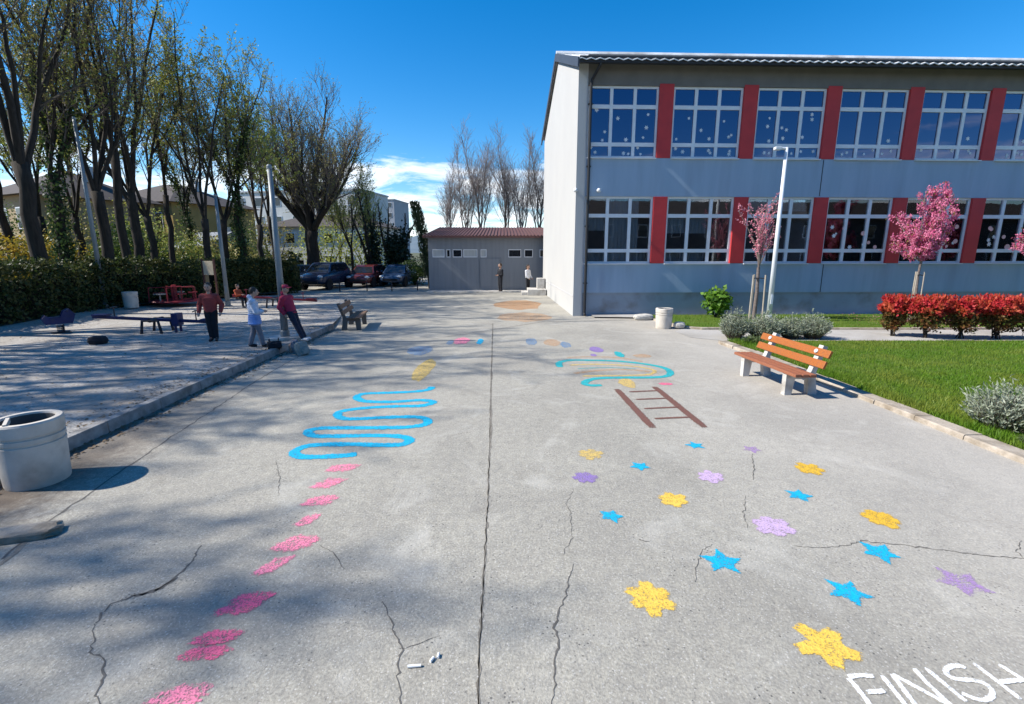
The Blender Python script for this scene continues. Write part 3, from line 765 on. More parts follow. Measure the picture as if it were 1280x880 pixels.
# roof: two corrugated slopes with a wavy eave, barge boards on the gable
def slope(sgn):
    mb = MB(); x0, x1, step = -.10, LEN+.3, .075; n = int((x1-x0)/step)
    d0 = -.62 if sgn > 0 else DEP+.45; dr = RIDGE_D
    rows = [d0, d0+(dr-d0)*.5, dr]
    def zz(d, i): return ZE + .16 + ((d) if sgn > 0 else (2*RIDGE_D-d))*PIT + .025*math.sin(2*math.pi*i*step/.30)
    for th in (0, -.03):
        for d in rows:
            for i in range(n+1): mb.v.append((x0+i*step, d, zz(d, i)+th))
    N1 = n+1; S = 3*N1
    for r in range(2):
        for i in range(n):
            a = r*N1+i; mb.f.append((a, a+1, a+N1+1, a+N1)); mb.f.append((S+a, S+a+N1, S+a+N1+1, S+a+1))
    for i in range(n): mb.f.append((i, S+i, S+i+1, i+1))
    mb.m = [0]*len(mb.f)
    return mb.build('roof', M['roof_white'], school, smooth=False)
slope(1); slope(-1)
mb = MB(); mb.tube([(-.12, RIDGE_D, ZE+.20+RIDGE_D*PIT), (LEN+.3, RIDGE_D, ZE+.20+RIDGE_D*PIT)], .11, 8); part(mb, 'ridge_cap', M['roof_white'])
for xx in (-.13, LEN+.31):
    mb = MB(); a, b, cc = -.64, RIDGE_D, DEP+.46; t = .02
    zt = lambda d: ZE + .20 + (d if d <= RIDGE_D else 2*RIDGE_D-d)*PIT
    mb.prism([(a, zt(a)-.30),(b, zt(b)-.30),(cc, zt(cc)-.30),(cc, zt(cc)),(b, zt(b)),(a, zt(a))], 'x', xx-.03, xx+.02); part(mb, 'barge_board', M['dark_trim'])
mb = MB(); mb.box((LEN/2+.1, -.25, ZE-.01), (LEN+.3, .50, .05)); part(mb, 'soffit', M['dark_trim'])
mb = MB(); mb.box((LEN/2+.1, -.53, ZE-.075), (LEN+.36, .06, .20)); part(mb, 'gutter', M['pipe'])  # gutter made taller and near-black, the shadow under the eave put into it
mb = MB(); mb.tube([(.62,-.53,ZE-.05),(.60,-.50,ZE-.22),(.42,-.10,ZE-.55),(.40,-.075,ZE-.75),(.40,-.075,.12),(.40,-.16,.05)], .05, 10); part(mb, 'downpipe', M['pipe'])
for z in (1.2, 3.2, 5.2, 7.2):
    mb = MB(); mb.box((.40, -.05, z), (.15, .10, .04)); part(mb, 'pipe_bracket', M['pipe'])
for x in (-.06, .75):
    mb = MB(); mb.box((x, -.08, 4.42), (.08, .16, .06)); mb.ico((x, -.2, 4.4), .075, 2, (1, 1.3, 1)); part(mb, 'wall_lamp', M['white_steel'])
mb = MB(); mb.tube([(9.2, -.006, ZLS-.04), (9.2, -.006, .85)], .012, 6); mb.tube([(8.73, -.006, ZLT+.04), (8.73, -.006, ZUS-.02)], .012, 6); part(mb, 'cable', M['pipe'])

st = thing('concrete_steps', 'low pale concrete steps against the far end of the white gable wall', 'steps', (1.35, 27.2, 0))
mb = MB(); mb.box((0, 0, .16), (1.0, 1.6, .32)); mb.box((-.66, .1, .08), (.34, 1.3, .16)); mb.build('step_block', M['concrete'], st, bevel=.015)
mb = MB(); mb.box((.25, .3, .60), (.42, .7, .56)); mb.build('wall_block', M['concrete'], st, bevel=.02)

# ------------------------------------------------------------------ low shed beyond the school
shed = thing('shed_building', 'low grey shed with strip windows and dark red sloping roof', 'building', (-4.96, 29.4, 0), R(1.0))
mb = MB(); mb.box((5.5, 3.5, 1.0), (11, 7, 2.0)); mb.box((5.5, 3.5, 2.81), (11, 7, .70)); 
wins = [(.25,.95),(1.08,1.3),(1.45,1.98),(2.08,2.9),(3.1,3.45),(4.75,5.5),(5.7,6.2),(6.6,7.4),(7.6,8.6)]
xs = 0
for a, b in wins + [(11, 11)]:
    if a > xs: mb.box(((xs+a)/2, 3.5, 2.23), (a-xs, 7, .456))
    xs = b
mb.build('wall', M['shed_wall'], shed)
for a, b in wins:
    m2 = MB(); f = .03
    for z in (2.02, 2.44): m2.box(((a+b)/2, .02, z), (b-a, .06, .04))
    for x in (a+.015, b-.015): m2.box((x, .02, 2.23), (.03, .058, .38))
    wf = m2.build('window', M['frame'], shed); m3 = MB(); m3.box(((a+b)/2, .05, 2.23), (b-a-.01, .02, .44)); m3.build('pane', M['dark_glass'] if a > 4 or a in (1.08, 1.45) else M['blind'], wf)
mb = MB()
mb.add([(-.25,-.4,3.12),(11.2,-.4,3.12),(11.2,7.4,3.95),(-.25,7.4,3.95),(-.25,-.4,3.24),(11.2,-.4,3.24),(11.2,7.4,4.07),(-.25,7.4,4.07)], [(3,2,1,0),(4,5,6,7),(0,1,5,4),(1,2,6,5),(2,3,7,6),(3,0,4,7)])
for i in range(58): mb.box((-.15+i*.2, 3.5, 3.67), (.045, 7.9, .06), mat=Matrix.Rotation(math.atan(.83/7.8), 3, 'X'))
mb.build('roof', M['shed_roof'], shed)
for x in (3.0, 4.3, 8.9):
    mb = MB(); mb.box((x, -.012, 1.0), (.035, .02, 1.95)); mb.build('wall_batten', M['shed_wall'], shed)
mb = MB(); mb.box((3.65, -.02, .98), (1.2, .05, 1.9)); dr = mb.build('gate', M['shed_wall'], shed, bevel=.01); mb = MB(); mb.box((4.1, -.06, 1.0), (.04, .05, .16)); mb.build('handle', M['pipe'], dr)
mb = MB(); mb.box((5.5, -.6, .02), (11, 1.2, .10)); mb.build('apron', M['concrete'], shed)

# ------------------------------------------------------------------ houses beyond the trees
def house(name, label, loc, rz, w, d, h, wallm, roofm, rise, storeys=2, cols=3, hip=True, roof_over=.5):
    t = thing(name, label, 'building', loc, rz)
    mb = MB(); mb.box((0, 0, h/2), (w, d, h)); mb.build('wall', wallm, t)
    if rise:
        o = roof_over; x, y = w/2+o, d/2+o; ins = min(x, y) if hip else -.0
        mb = MB(); mb.add([(-x,-y,h),(x,-y,h),(x,y,h),(-x,y,h),(-x+ins,0,h+rise),(x-ins,0,h+rise)], [(3,2,1,0),(0,1,5,4),(2,3,4,5),(1,2,5),(3,0,4)])
        rf = mb.build('roof', roofm, t)
        mb = MB(); mb.box((w*.2, d*.1, h+rise*.85), (.6,.6,1.2)); mb.build('chimney', M['strip_wall'], rf)
    else:
        mb = MB(); mb.box((0,0,h+.12), (w+.3, d+.3, .24)); mb.build('roof', roofm, t)
    sh = h/storeys
    for s_ in range(storeys):
        for c_ in range(cols):
            x = -w/2 + w*(c_+.5)/cols; z = sh*(s_+.5)
            m2 = MB(); m2.box((x, -d/2-.02, z), (min(1.3, w/cols*.5), .06, sh*.48)); f = m2.build('window', M['frame'], t)
            m3 = MB(); m3.box((x, -d/2-.055, z), (min(1.3, w/cols*.5)-.16, .02, sh*.48-.16)); m3.build('pane', M['dark_glass'], f)
    return t
ochre = pm('ochre_render', (.36,.25,.09), (.30,.21,.075), .8, .9); creamr = pm('cream_render', (.36,.28,.17), (.31,.24,.14), .8, .9)
whiter = pm('off_white_render', (.60,.60,.58), (.52,.52,.5), .8, .9); towerm = pm('tower_render', (.38,.39,.42), (.33,.34,.37), .6, .9)
tiles = pm('dark_roof_tiles', (.06,.05,.045), (.085,.07,.06), 4, .9); yellowr = pm('yellow_render', (.60,.36,.06), (.52,.31,.05), .8, .9)
house('house', 'ochre house with dark hipped roof behind the tall trees', (-33.5, 50, 0), R(-18), 11, 9, 6.6, ochre, tiles, 2.2)
house('house', 'cream house between the tree trunks behind the dark hedge', (-35, 40, 0), R(-25), 8, 8, 6.2, creamr, tiles, 2.4)
house('house', 'bright yellow house at the edge of the view behind the hedge', (-32, 24, 0), R(-40), 10, 8, 4.6, yellowr, tiles, 1.8, 1)
house('garage', 'small white garage with grey gabled roof beyond the low hedge', (-24.5, 41, 0), R(-25), 4.2, 5, 2.6, whiter, M['shed_wall'], 1.3, 1, 1, False, .3)
house('apartment_block', 'pale flat roofed apartment block behind the big round tree', (-33, 84, 0), R(-10), 22, 10, 11.5, whiter, M['strip_wall'], 0, 4, 7)
house('apartment_block', 'tall grey apartment tower far off beside the dark ivy tree', (-39, 150, 0), R(-8), 13, 12, 16.8, towerm, M['strip_wall'], 0, 6, 5)
house('apartment_block', 'low white building far behind the parked cars', (-22, 62, 0), R(-6), 14, 8, 5.2, whiter, tiles, 1.6, 2, 6)
house('reflection_block', 'added unseen dark building that darkens the reflections in the school windows', (36, -32, 0), R(180), 116, 9, 6.6, pm('dark_block_render', (.09,.09,.095), None, .8, .9), tiles, 2.6, 2, 26)  # unseen block added behind the camera to darken the lower window reflections

# ------------------------------------------------------------------ trees
def rotd(d, ang, r):
    ax = d.orthogonal().normalized(); ax.rotate(Matrix.Rotation(r.uniform(0, 6.283), 3, d))
    q = d.copy(); q.rotate(Matrix.Rotation(ang, 3, ax)); return q.normalized()
def limb_path(p, d, L, n, r, up=.12, wob=.12):
    P = [p.copy()]; d = d.copy()
    for i in range(n):
        d = (d + Vector((r.gauss(0, wob), r.gauss(0, wob), r.gauss(0, wob)*.6 + up))).normalized()
        P.append(P[-1] + d*(L/n))
    return P
def at_path(P, t):
    f = t*(len(P)-1); i = min(int(f), len(P)-2); a = P[i].lerp(P[i+1], f-i); return a, (P[i+1]-P[i]).normalized()
def tree_meshes(seed, hgt, tr, fork, nl, tilt, ns=11, nt=7, nw=5, twig_w=.011, leafn=.5, leaf_s=.06, sway=(0,0), tlen=1.0, side=1.0, lead=True, ivy=0, low=.22):
    r = random.Random(seed); T = MB(); K = MB(); B = MB(); I = MB()
    base = Vector((0,0,-.15)); P = [base]
    for i in range(6):
        z = fork*(i+1)/6
        P.append(Vector((sway[0]*z/fork + r.gauss(0,.05), sway[1]*z/fork + r.gauss(0,.05), z)))
    rad = [tr*1.55, tr*1.12, tr*1.0, tr*.95, tr*.92, tr*.92, tr*.98]
    T.tube(P, rad, 10)
    limbs = []; T0 = R(tilt[1])
    a0 = r.uniform(0, 6.28)
    for k in range(nl):
        az = a0 + 6.283*k/nl + r.gauss(0,.3); tl = R(r.uniform(*tilt))
        d = Vector((math.cos(az)*math.sin(tl), math.sin(az)*math.sin(tl), math.cos(tl)))
        p = P[-1] - Vector((0,0,r.uniform(0, .25*fork*.5))) 
        L = (hgt-fork)*r.uniform(.82, 1.0)*(1-.30*tl/T0)
        if lead and k == 0: d = Vector((r.gauss(0,.08), r.gauss(0,.08), 1)).normalized(); L = (hgt-fork)
        LP = limb_path(p, d, L, 9, r, .10, .10)
        r0 = tr*r.uniform(.38,.56)
        T.tube(LP, [r0*(1-.88*i/9)**.9 + .006 for i in range(10)], 7, cap=False); limbs.append((LP, r0, L))
        if r.random() < .75:                       # a fork on the limb
            q, dd = at_path(LP, r.uniform(.18,.4)); L2 = L*r.uniform(.5,.7)
            LP2 = limb_path(q, rotd(dd, R(r.uniform(18,34)), r), L2, 7, r, .10, .10)
            T.tube(LP2, [r0*.6*(1-.88*i/7)**.9 + .006 for i in range(8)], 6, cap=False); limbs.append((LP2, r0*.6, L2))
    for LP, r0, L in limbs:
        n1 = max(4, int(ns*L/(hgt-fork)+.5))
        for s_ in range(n1):
            t = low + (1-low)*(s_+r.random())/n1
            p, d = at_path(LP, min(t,.99)); d2 = rotd(d, R(r.uniform(28,62))*side, r); d2 = (d2 + Vector((0,0,.40))).normalized()
            L2 = (.9 + (hgt-fork)*.20*(1-t*.75))*r.uniform(.6,1.15)*tlen
            SP = limb_path(p, d2, L2, 4, r, .12, .14); r1 = min(r0*.30*(1.15-t), .05) + .010
            K.tube(SP, [r1*(1-.75*i/4) for i in range(5)], 4, cap=False)
            n2 = max(3, int(nt*L2/2.2+1))
            for u in range(n2):
                q, dd = at_path(SP, .12+.86*(u+r.random())/n2); d3 = rotd(dd, R(r.uniform(22,58)), r); d3 = (d3+Vector((0,0,.2))).normalized()
                L3 = r.uniform(.5,1.15)*tlen
                e = q + d3*L3 + Vector((0,0,.08*L3)); m = q.lerp(e,.5) + Vector((r.gauss(0,.04), r.gauss(0,.04), 0))
                K.tube([q, m, e], [twig_w*1.25, twig_w, twig_w*.55], 3, cap=False)
                for wv in range(nw):
                    f = .2+.75*(wv+r.random())/nw; g = q.lerp(m, f*2) if f < .5 else m.lerp(e, f*2-1)
                    d4 = (rotd(d3, R(r.uniform(20,50)), r)+Vector((0,0,.25))).normalized(); L4 = r.uniform(.2,.55)*tlen; tip = g+d4*L4
                    K.twig(g, tip, twig_w*.62)
                    if r.random() < leafn:
                        for _ in range(4 if leafn > .55 else 2):
                            ld = Vector((r.gauss(0,1), r.gauss(0,1), r.gauss(0,1))).normalized()
                            B.leaf(g.lerp(tip, r.uniform(.4,1)), ld, Vector((r.gauss(0,1), r.gauss(0,1), r.gauss(0,1))).normalized(), leaf_s*r.uniform(.6,1.4), leaf_s*.7)
    if ivy:
        for _ in range(int(ivy*900)):
            LP, r0, L = limbs[r.randrange(min(3, len(limbs)))] if r.random() < .55 else (P, tr*1.0, 0)
            t = r.random(); q, dd = at_path(LP, t*(1 if L == 0 else .6)); a = r.uniform(0, 6.283)
            o = dd.orthogonal().normalized(); o.rotate(Matrix.Rotation(a, 3, dd)); rr_ = (r0 if L == 0 else r0*(1-t*.5))
            pnt = q + o*(rr_ + abs(r.gauss(0,.16)))
            I.leaf(pnt, Vector((r.gauss(0,1), r.gauss(0,1), r.gauss(-.5,.8))).normalized(), o, r.uniform(.09,.17), .10)
    return T, K, B, I
protos = []
def tree_proto(name, bark, twig, bud, ivym=None, **kw):
    T, K, B, I = tree_meshes(**kw)
    e = thing(name, 'tree', 'tree'); T.build('trunk', bark, e, smooth=True, recalc=False)
    K.v += []; o = len(K.v); K.v += B.v; K.f += [tuple(i+o for i in f) for f in B.f]; K.m += [1]*len(B.f)
    K.build('crown', [twig, bud], e, recalc=False)
    if I.v: I.build('ivy', ivym or M['ivy'], e, recalc=False)
    return e
A1 = tree_proto('bare_tree', M['bark'], M['twig'], M['bud'], seed=11, hgt=16.5, tr=.24, fork=5.2, nl=4, tilt=(5,21), leafn=.8, leaf_s=.085, ns=12, nt=7, nw=5, twig_w=.009)
A2 = tree_proto('bare_tree', M['bark'], M['twig'], M['bud'], seed=12, hgt=15.5, tr=.18, fork=6.4, nl=3, tilt=(5,17), leafn=.8, leaf_s=.085, ns=12, nt=7, nw=5, twig_w=.009, sway=(-.2,.1))
A3 = tree_proto('bare_tree', M['bark'], M['twig'], M['bud'], seed=13, hgt=16.0, tr=.22, fork=4.6, nl=4, tilt=(5,23), leafn=.8, leaf_s=.085, ns=12, nt=7, nw=5, twig_w=.009)
A0 = tree_proto('bare_tree', M['bark'], M['twig'], M['bud'], seed=13, hgt=16.0, tr=.25, fork=3.6, nl=6, tilt=(8,34), leafn=.5, leaf_s=.08, ns=19, nt=10, nw=7, twig_w=.0125)
A4 = tree_proto('budding_tree', M['bark'], M['twig_pale'], M['bud_green'], M['ivy'], seed=14, hgt=13.0, tr=.17, fork=4.0, nl=4, tilt=(8,24), leafn=1.0, ns=14, nt=7, nw=5, twig_w=.009, leaf_s=.115)
A5 = tree_proto('ivy_tree', M['bark'], M['twig_pale'], M['bud_green'], M['ivy'], seed=15, hgt=13.5, tr=.19, fork=5.0, nl=3, tilt=(8,22), leafn=.6, ns=14, nt=7, nw=5, twig_w=.009, leaf_s=.10, ivy=3.5)
RND = tree_proto('round_tree', M['bark'], M['twig_pale'], M['bud'], seed=21, hgt=13.6, tr=.46, fork=3.6, nl=10, tilt=(4,50), leafn=.6, ns=21, nt=9, nw=6, tlen=1.25, twig_w=.010, leaf_s=.07, low=.12)
POP = tree_proto('bare_poplar', M['twig_pale'], pm('poplar_twigs', (.27,.22,.20), (.20,.16,.145), 3, .9), M['bud'], seed=31, hgt=15.5, tr=.22, fork=3.2, nl=4, tilt=(4,14), leafn=.05, ns=19, nt=8, nw=5, twig_w=.0095, tlen=1.2, side=.65)
used = set()
TG = 'tall trees along the yard hedge'
def put(p, px, Y, rz, label, group=TG, s=1.0, py=330):
    v = (440-py)/F; t = Y/(cs+v*sn); X = (px-640)/F*t
    z = .1 if X < -6 and Y < 30 else 0
    if p.name not in used:
        used.add(p.name); p.location = (X, Y, z); p.rotation_euler[2] = rz; p['label'] = label; p['group'] = group
        p.scale = (s,)*3 if not hasattr(s, '__len__') else s; return p
    return copy_tree(p, (X, Y, z), rz, label, group, s)
put(A1, 50, 17.6, 2.2, 'thick dark bare tree with a big low limb, nearest the view edge', s=1.0)
put(A5, 82, 19.5, .5, 'slender ivy clad tree just before the dark hedge, second from the view edge', s=.95)
put(A3, 137, 20.6, .6, 'dark leaning tree right behind the steel pole at the hedge')
put(A2, 158, 22.2, 3.2, 'straight dark bare trunk beside the leaning tree')
put(A1, 176, 24.0, 4.4, 'dark bare tree forking high, in front of the cream house', s=.95)
put(A4, 195, 25.6, 1.1, 'thin dark trunk with olive buds before the ochre house')
put(A2, 216, 27.5, 5.1, 'slim dark tree standing in front of the ochre wall', s=.82)
put(A3, 262, 26.3, 2.7, 'twin stemmed dark tree behind the cream notice board', s=(.8,.8,.85))
put(A4, 284, 28.6, 3.8, 'greenish budding tree behind the middle steel pole', s=1.0)
put(A5, 306, 29.0, 4.0, 'tree wrapped in green ivy above the white garage', s=.95)
put(A4, 328, 30.5, 5.2, 'olive budding tree behind the steel pole by the kerb', s=.98)
put(A2, 20, 23, 1.9, 'bare tree half hidden behind the thickest trunk', s=.95)
put(A4, 105, 26, 2.5, 'budding tree deeper behind the dark hedge')
put(A5, 240, 33, 1.2, 'ivy clad tree beside the ochre house roof', s=.9)
put(A4, 62, 29, .2, 'far budding tree seen between the first two trunks', s=1.05)
put(A2, 345, 36, .2, 'slim bare tree behind the cars beside the round tree', s=.75)
put(RND, 392, 36.6, .4, 'big round crowned bare tree behind the parked black car', 'lone trees beyond the cars', 1.06)
# trees of the same row that stand beside the camera and shade the asphalt
for i, (x, y, p, rz, s) in enumerate(((-18.0, 12.6, A0, 1.4, 1.0), (-18.4, 10.2, A0, 5.0, 1.0), (-18.8, 7.7, A3, 4.0, 1.0), (-19.2, 6.2, A2, 2.0, 1.03), (-19.3, 1.7, A0, 3.1, 1.0), (-20.3, -.1, A0, .6, 1.0))):
    if i == 0: A0.location = (x, y, .1); A0.rotation_euler[2] = rz; A0['label'] = 'bare tree of the hedge row standing outside the view, shading the asphalt'; A0['group'] = TG; continue
    copy_tree(p, (x, y, .1), rz, 'bare tree of the hedge row standing outside the view, shading the asphalt', TG, s)
# thin trees in the gap beside the tower
for px, Y, p, rz, s, lab in ((441, 37, A4, .3, (.62,.62,.66), 'thin pale budding tree between the round tree and the ivy stump'),
     (462, 38, A4, 2.3, (.55,.55,.62), 'thin budding tree beside the ivy covered stems'), (426, 46, A4, 4.3, (.8,.8,.7), 'hazy budding tree farther behind the red car')):
    put(p, px, Y, rz, lab, 'lone trees beyond the cars', s)
for i, (px, Y, rz, s) in enumerate(((562, 57, 0, .80), (584, 60, 1, .93), (603, 59, 2, 1.0), (634, 62, 3, 1.0), (652, 60, 4, .93), (672, 61, 5, .99), (700, 60, .5, 1.0))):
    put(POP, px, Y, rz, 'slim bare tree behind the shed, %s' % ('outermost, clear of the shed end', 'second from the outer end, with fine twigs', 'third from the outer end', 'fourth from the outer end', 'fifth from the outer end', 'sixth, right beside the white gable', 'hidden behind the school gable')[i], 'bare trees behind the shed', s)

# leafy masses
def leaf_cloud(mb, r, n, fn, size, droop=0, mi=0):
    for _ in range(n):
        p, nrm = fn(r)
        d = Vector((r.gauss(0,1), r.gauss(0,1), r.gauss(-droop,1))).normalized()
        nn = (nrm + Vector((r.gauss(0,.6), r.gauss(0,.6), r.gauss(0,.6)))).normalized()
        L = size*r.uniform(.6,1.4); mb.leaf(p, d, nn, L, L*.62, mi)
def ball_fn(c, rad, shell=.5, lump=.2, seed=0):
    c = Vector(c); rr0 = random.Random(seed); ph = [rr0.uniform(0, 6.28) for _ in range(6)]
    def fn(r):
        d = Vector((r.gauss(0,1), r.gauss(0,1), r.gauss(0,1))).normalized()
        k = 1 + lump*(math.sin(4*d.x+ph[0])*math.cos(4*d.y+ph[1]) + .7*math.sin(7*d.z+ph[2]+3*d.x))
        q = (shell + (1-shell)*r.random()**.6)*k
        return c + Vector((d.x*rad[0]*q, d.y*rad[1]*q, d.z*rad[2]*q)), d
    return fn
def hedge(name, label, pts, w, h, n, mat, mat2=None, size=.10):
    e = thing(name, label, 'hedge', (pts[0][0], pts[0][1], .08)); r = random.Random(len(pts)*7+n)
    mb = MB(); core = MB(); o = Vector((pts[0][0], pts[0][1], 0))
    segs = []; tot = 0
    for a, b in zip(pts, pts[1:]):
        a = Vector((*a,0)); b = Vector((*b,0)); L = (b-a).length; segs.append((a-o, b-o, L)); tot += L
        d = (b-a).normalized(); c_ = (a+b)/2 - o
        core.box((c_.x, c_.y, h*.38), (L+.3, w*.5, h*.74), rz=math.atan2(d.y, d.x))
    for _ in range(n):
        t = r.random()*tot
        for a, b, L in segs:
            if t <= L: break
            t -= L
        d = (b-a).normalized(); s_ = Vector((d.y, -d.x, 0)); q = a + d*t
        top = h*(1 + .07*math.sin(t*1.1) + .05*math.sin(t*2.9+1) + .05*math.sin(t*7.3))
        f = r.random()
        if f < .62: sd = 1 if r.random() < .7 else -1; off = sd*w/2*r.uniform(.6,1.08)*(1+.12*math.sin(t*3.7+sd)); z = top*r.random()**.85; nn = s_*sd
        else: off = w/2*r.uniform(-1,1); z = top*r.uniform(.92,1.03) + abs(r.gauss(0,.05)); nn = Vector((0,0,1))
        p = q + s_*off + Vector((0,0,z)); dd = Vector((r.gauss(0,1), r.gauss(0,1), r.gauss(.2,1))).normalized()
        L_ = size*r.uniform(.6,1.5); mb.leaf(p, dd, (nn+Vector((r.gauss(0,.6), r.gauss(0,.6), r.gauss(0,.6)))).normalized(), L_, L_*.6, 0)
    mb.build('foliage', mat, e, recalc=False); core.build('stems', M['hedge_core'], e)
    return e
hedge('hedge', 'tall dark clipped hedge running along the yard under the trees', [(-16.1,-6),(-16.0,8),(-16.1,14.6),(-17.0,19.8),(-15.6,24.2)], 1.3, 1.72, 44000, M['hedge'], size=.115)
hedge('hedge', 'lower hedge turning across the far end of the yard behind the red play frame', [(-15.4,25.0),(-13.9,27.2),(-12.6,28.6)], 1.2, 1.62, 11000, M['hedge'], size=.12)
hedge('hedge', 'low dark hedge behind the thin trees between the cars and the shed', [(-12.2,38.4),(-8.8,38.6)], 1.0, 1.0, 1600, M['hedge'], size=.16)
hedge('hedge', 'rough hedge far behind the trunks in front of the houses', [(-44,28),(-30,34),(-22,38),(-17,40)], 1.4, 2.1, 6000, M['hedge'], size=.22)
def bush(name, label, cat, loc, parts, stems=None, group=None):
    e = thing(name, label, cat, loc, 0, group)
    for nm, mb, mats in parts: mb.build(nm, mats, e, recalc=False)
    if stems: stems[0].build('stems', stems[1], e, recalc=False)
    return e
def simple_bush(name, label, c, rad, n, mats, size, stemm, group=None, lump=.2, cat='bush', z0=0, seed=1, hgt=None):
    mb = MB(); r = random.Random(seed)
    leaf_cloud(mb, r, n, ball_fn((0,0,rad[2]*(1 if hgt is None else hgt)), rad, .35, lump, seed), size)
    st_ = MB()
    for k in range(7):
        a = r.uniform(0, 6.28); st_.tube([(0,0,-.05),(math.cos(a)*rad[0]*.3, math.sin(a)*rad[1]*.3, rad[2]*.7),(math.cos(a)*rad[0]*.7, math.sin(a)*rad[1]*.7, rad[2]*1.5)], [.03*rad[0]+.012,.02*rad[0]+.008,.006], 5)
    return bush(name, label, cat, (c[0], c[1], z0), [('foliage', mb, mats)], (st_, stemm), group)
simple_bush('forsythia_bush', 'yellow flowering bush behind the hedge at the view edge', (-21.9, 21.8), (1.3,1.2,1.5), 2600, M['yellow_leaf'], .13, M['bark'], seed=3, z0=.1)
simple_bush('forsythia_bush', 'orange yellow flowering bush between the first two trunks', (-21.2, 23.2), (1.0,1.0,1.55), 2000, M['yellow_leaf'], .13, M['bark'], seed=4, z0=.1)
simple_bush('leafy_bush', 'olive leafed tall bush in front of the cream house', (-24, 31), (2.0,1.6,2.3), 2600, M['ybush'], .16, M['bark'], seed=5)
simple_bush('leafy_bush', 'olive bush in front of the ochre house', (-20.5, 33.5), (2.2,1.4,1.9), 2400, M['bud'], .16, M['bark'], seed=6)
simple_bush('leafy_bush', 'airy yellow green bush under the round tree by the pale block', (-16.5, 44), (3.0,2,2.6), 2400, M['bud_green'], .18, M['bark'], seed=7)
simple_bush('leafy_bush', 'airy budding bush beside the thin trees', (-13.2, 45), (2.2,2,2.4), 1600, M['bud_green'], .18, M['bark'], seed=8)
simple_bush('round_bush', 'bright yellow green bush between the blue car and the shed', (-7.0, 35.2), (1.25,1.1,.95), 3400, M['ybush'], .11, M['bark'], seed=9)
simple_bush('evergreen_bush', 'dark clipped bush behind the black car', (-17.0, 37.0), (1.6,.9,.85), 2600, M['hedge'], .12, M['bark'], seed=10)
for i, (x, y, rx, rz_, mm, lab) in enumerate(((-27,27,2.2,1.9,'bud','olive bush behind the hedge left of the ivy clad tree'),(-22.5,28.5,1.8,1.7,'ybush','yellow green bush behind the dark leaning tree'),
   (-19.5,30.5,1.7,1.8,'bud_green','pale budding bush behind the straight dark trunk'),(-17.6,33,1.8,1.5,'bud','olive budding bush before the white garage'),(-20,37,2.2,2.1,'ybush','tall yellow green bush beside the garage'),(-26,36.5,2.4,2.3,'bud_green','budding bush masking the foot of the ochre house'),
   (-30,30,2.4,2.6,'ybush','large olive bush before the cream house wall'),(-28.5,33,2.6,3.0,'bud','tall olive brown bush beside the cream house'),(-24.5,33.5,2.2,3.0,'bud_green','tall pale green bush between cream and ochre houses'),(-18.6,38.5,2.0,2.6,'bud','tall budding bush behind the ivy clad tree'))):
    simple_bush('leafy_bush', lab, (x, y), (rx, rx*.8, rz_), 1900, M[mm], .15, M['bark'], seed=130+i, group='bushes behind the hedge')
r = random.Random(77); mb = MB()
for _ in range(4200):
    u = r.random(); y = r.uniform(3, 14.5)
    if u < .35: x = kx(y) + abs(r.gauss(.02,.12)) + .01; z = .008
    elif u < .55: x = kx(y) - .17 - abs(r.gauss(0,.25)); z = yz(x, y) + .012
    else: x = r.uniform(-16, -5.4); y = r.uniform(5, 20); z = yz(x, y) + .012
    a = r.uniform(0, 6.28); mb.leaf(Vector((x, y, z)), Vector((math.cos(a), math.sin(a), r.uniform(0,.25))), Vector((r.gauss(0,.3), r.gauss(0,.3), 1)), r.uniform(.02,.06), .03)
tag(mb.build('fallen_leaves', leafmat('dry_leaves', (.16,.10,.05), (.24,.17,.09), (.09,.06,.04), .1), recalc=False), kind='stuff')
mb = MB()
for _ in range(900):
    a = r.uniform(0, 6.28); d = abs(r.gauss(0, 1.1)); mb.leaf(Vector((13.5+math.cos(a)*d*1.2, 15.9+math.sin(a)*d, .085 if r.random() < .7 else .07)), Vector((math.cos(a), math.sin(a), .1)), Vector((r.gauss(0,.3), r.gauss(0,.3), 1)), .045, .035)
tag(mb.build('fallen_petals', M['blossom'], recalc=False), kind='stuff')
# ivy covered stems
def ivy_stump(label, loc, hgt, masses, seed):
    e = thing('ivy_tree', label, 'tree', loc); r = random.Random(seed); T = MB(); I = MB()
    for k in range(4):
        P = limb_path(Vector((r.uniform(-.2,.2), r.uniform(-.2,.2), -.1)), Vector((r.uniform(-.25,.25), r.uniform(-.2,.2), 1)).normalized(), hgt*r.uniform(.75,1.1), 6, r, .1, .1)
        T.tube(P, [.14*(1-.85*i/6)+.012 for i in range(7)], 6)
        for _ in range(260):
            q, dd = at_path(P, r.random()**1.5*.85); I.leaf(q+Vector((r.gauss(0,.14), r.gauss(0,.14), r.gauss(0,.1))), Vector((r.gauss(0,1), r.gauss(0,1), r.gauss(0,1))).normalized(), Vector((r.gauss(0,1), r.gauss(0,1), r.gauss(0,1))).normalized(), .2, .13)
        for _ in range(14):
            q, dd = at_path(P, r.uniform(.45,1)*.99); T.twig(q, q+rotd(dd, R(r.uniform(20,50)), r)*r.uniform(.5,1.2), .016)
    for c_, rad, n in masses: leaf_cloud(I, r, n, ball_fn(c_, rad, .3, .22, seed), .2)
    T.build('trunk', M['bark'], e, recalc=False); I.build('ivy', M['cypress'], e, recalc=False); return e
ivy_stump('dark ivy covered tree with broad ivy mass before the grey tower', (-8.75, 36.5, 0), 6.2, [((.3,0,2.4),(.95,.8,1.5),2600)], 41)
ivy_stump('ivy covered forked stems beside the broad ivy mass', (-10.1, 36.8, 0), 6.6, [((0,0,2.2),(.45,.4,1.9),900)], 42)
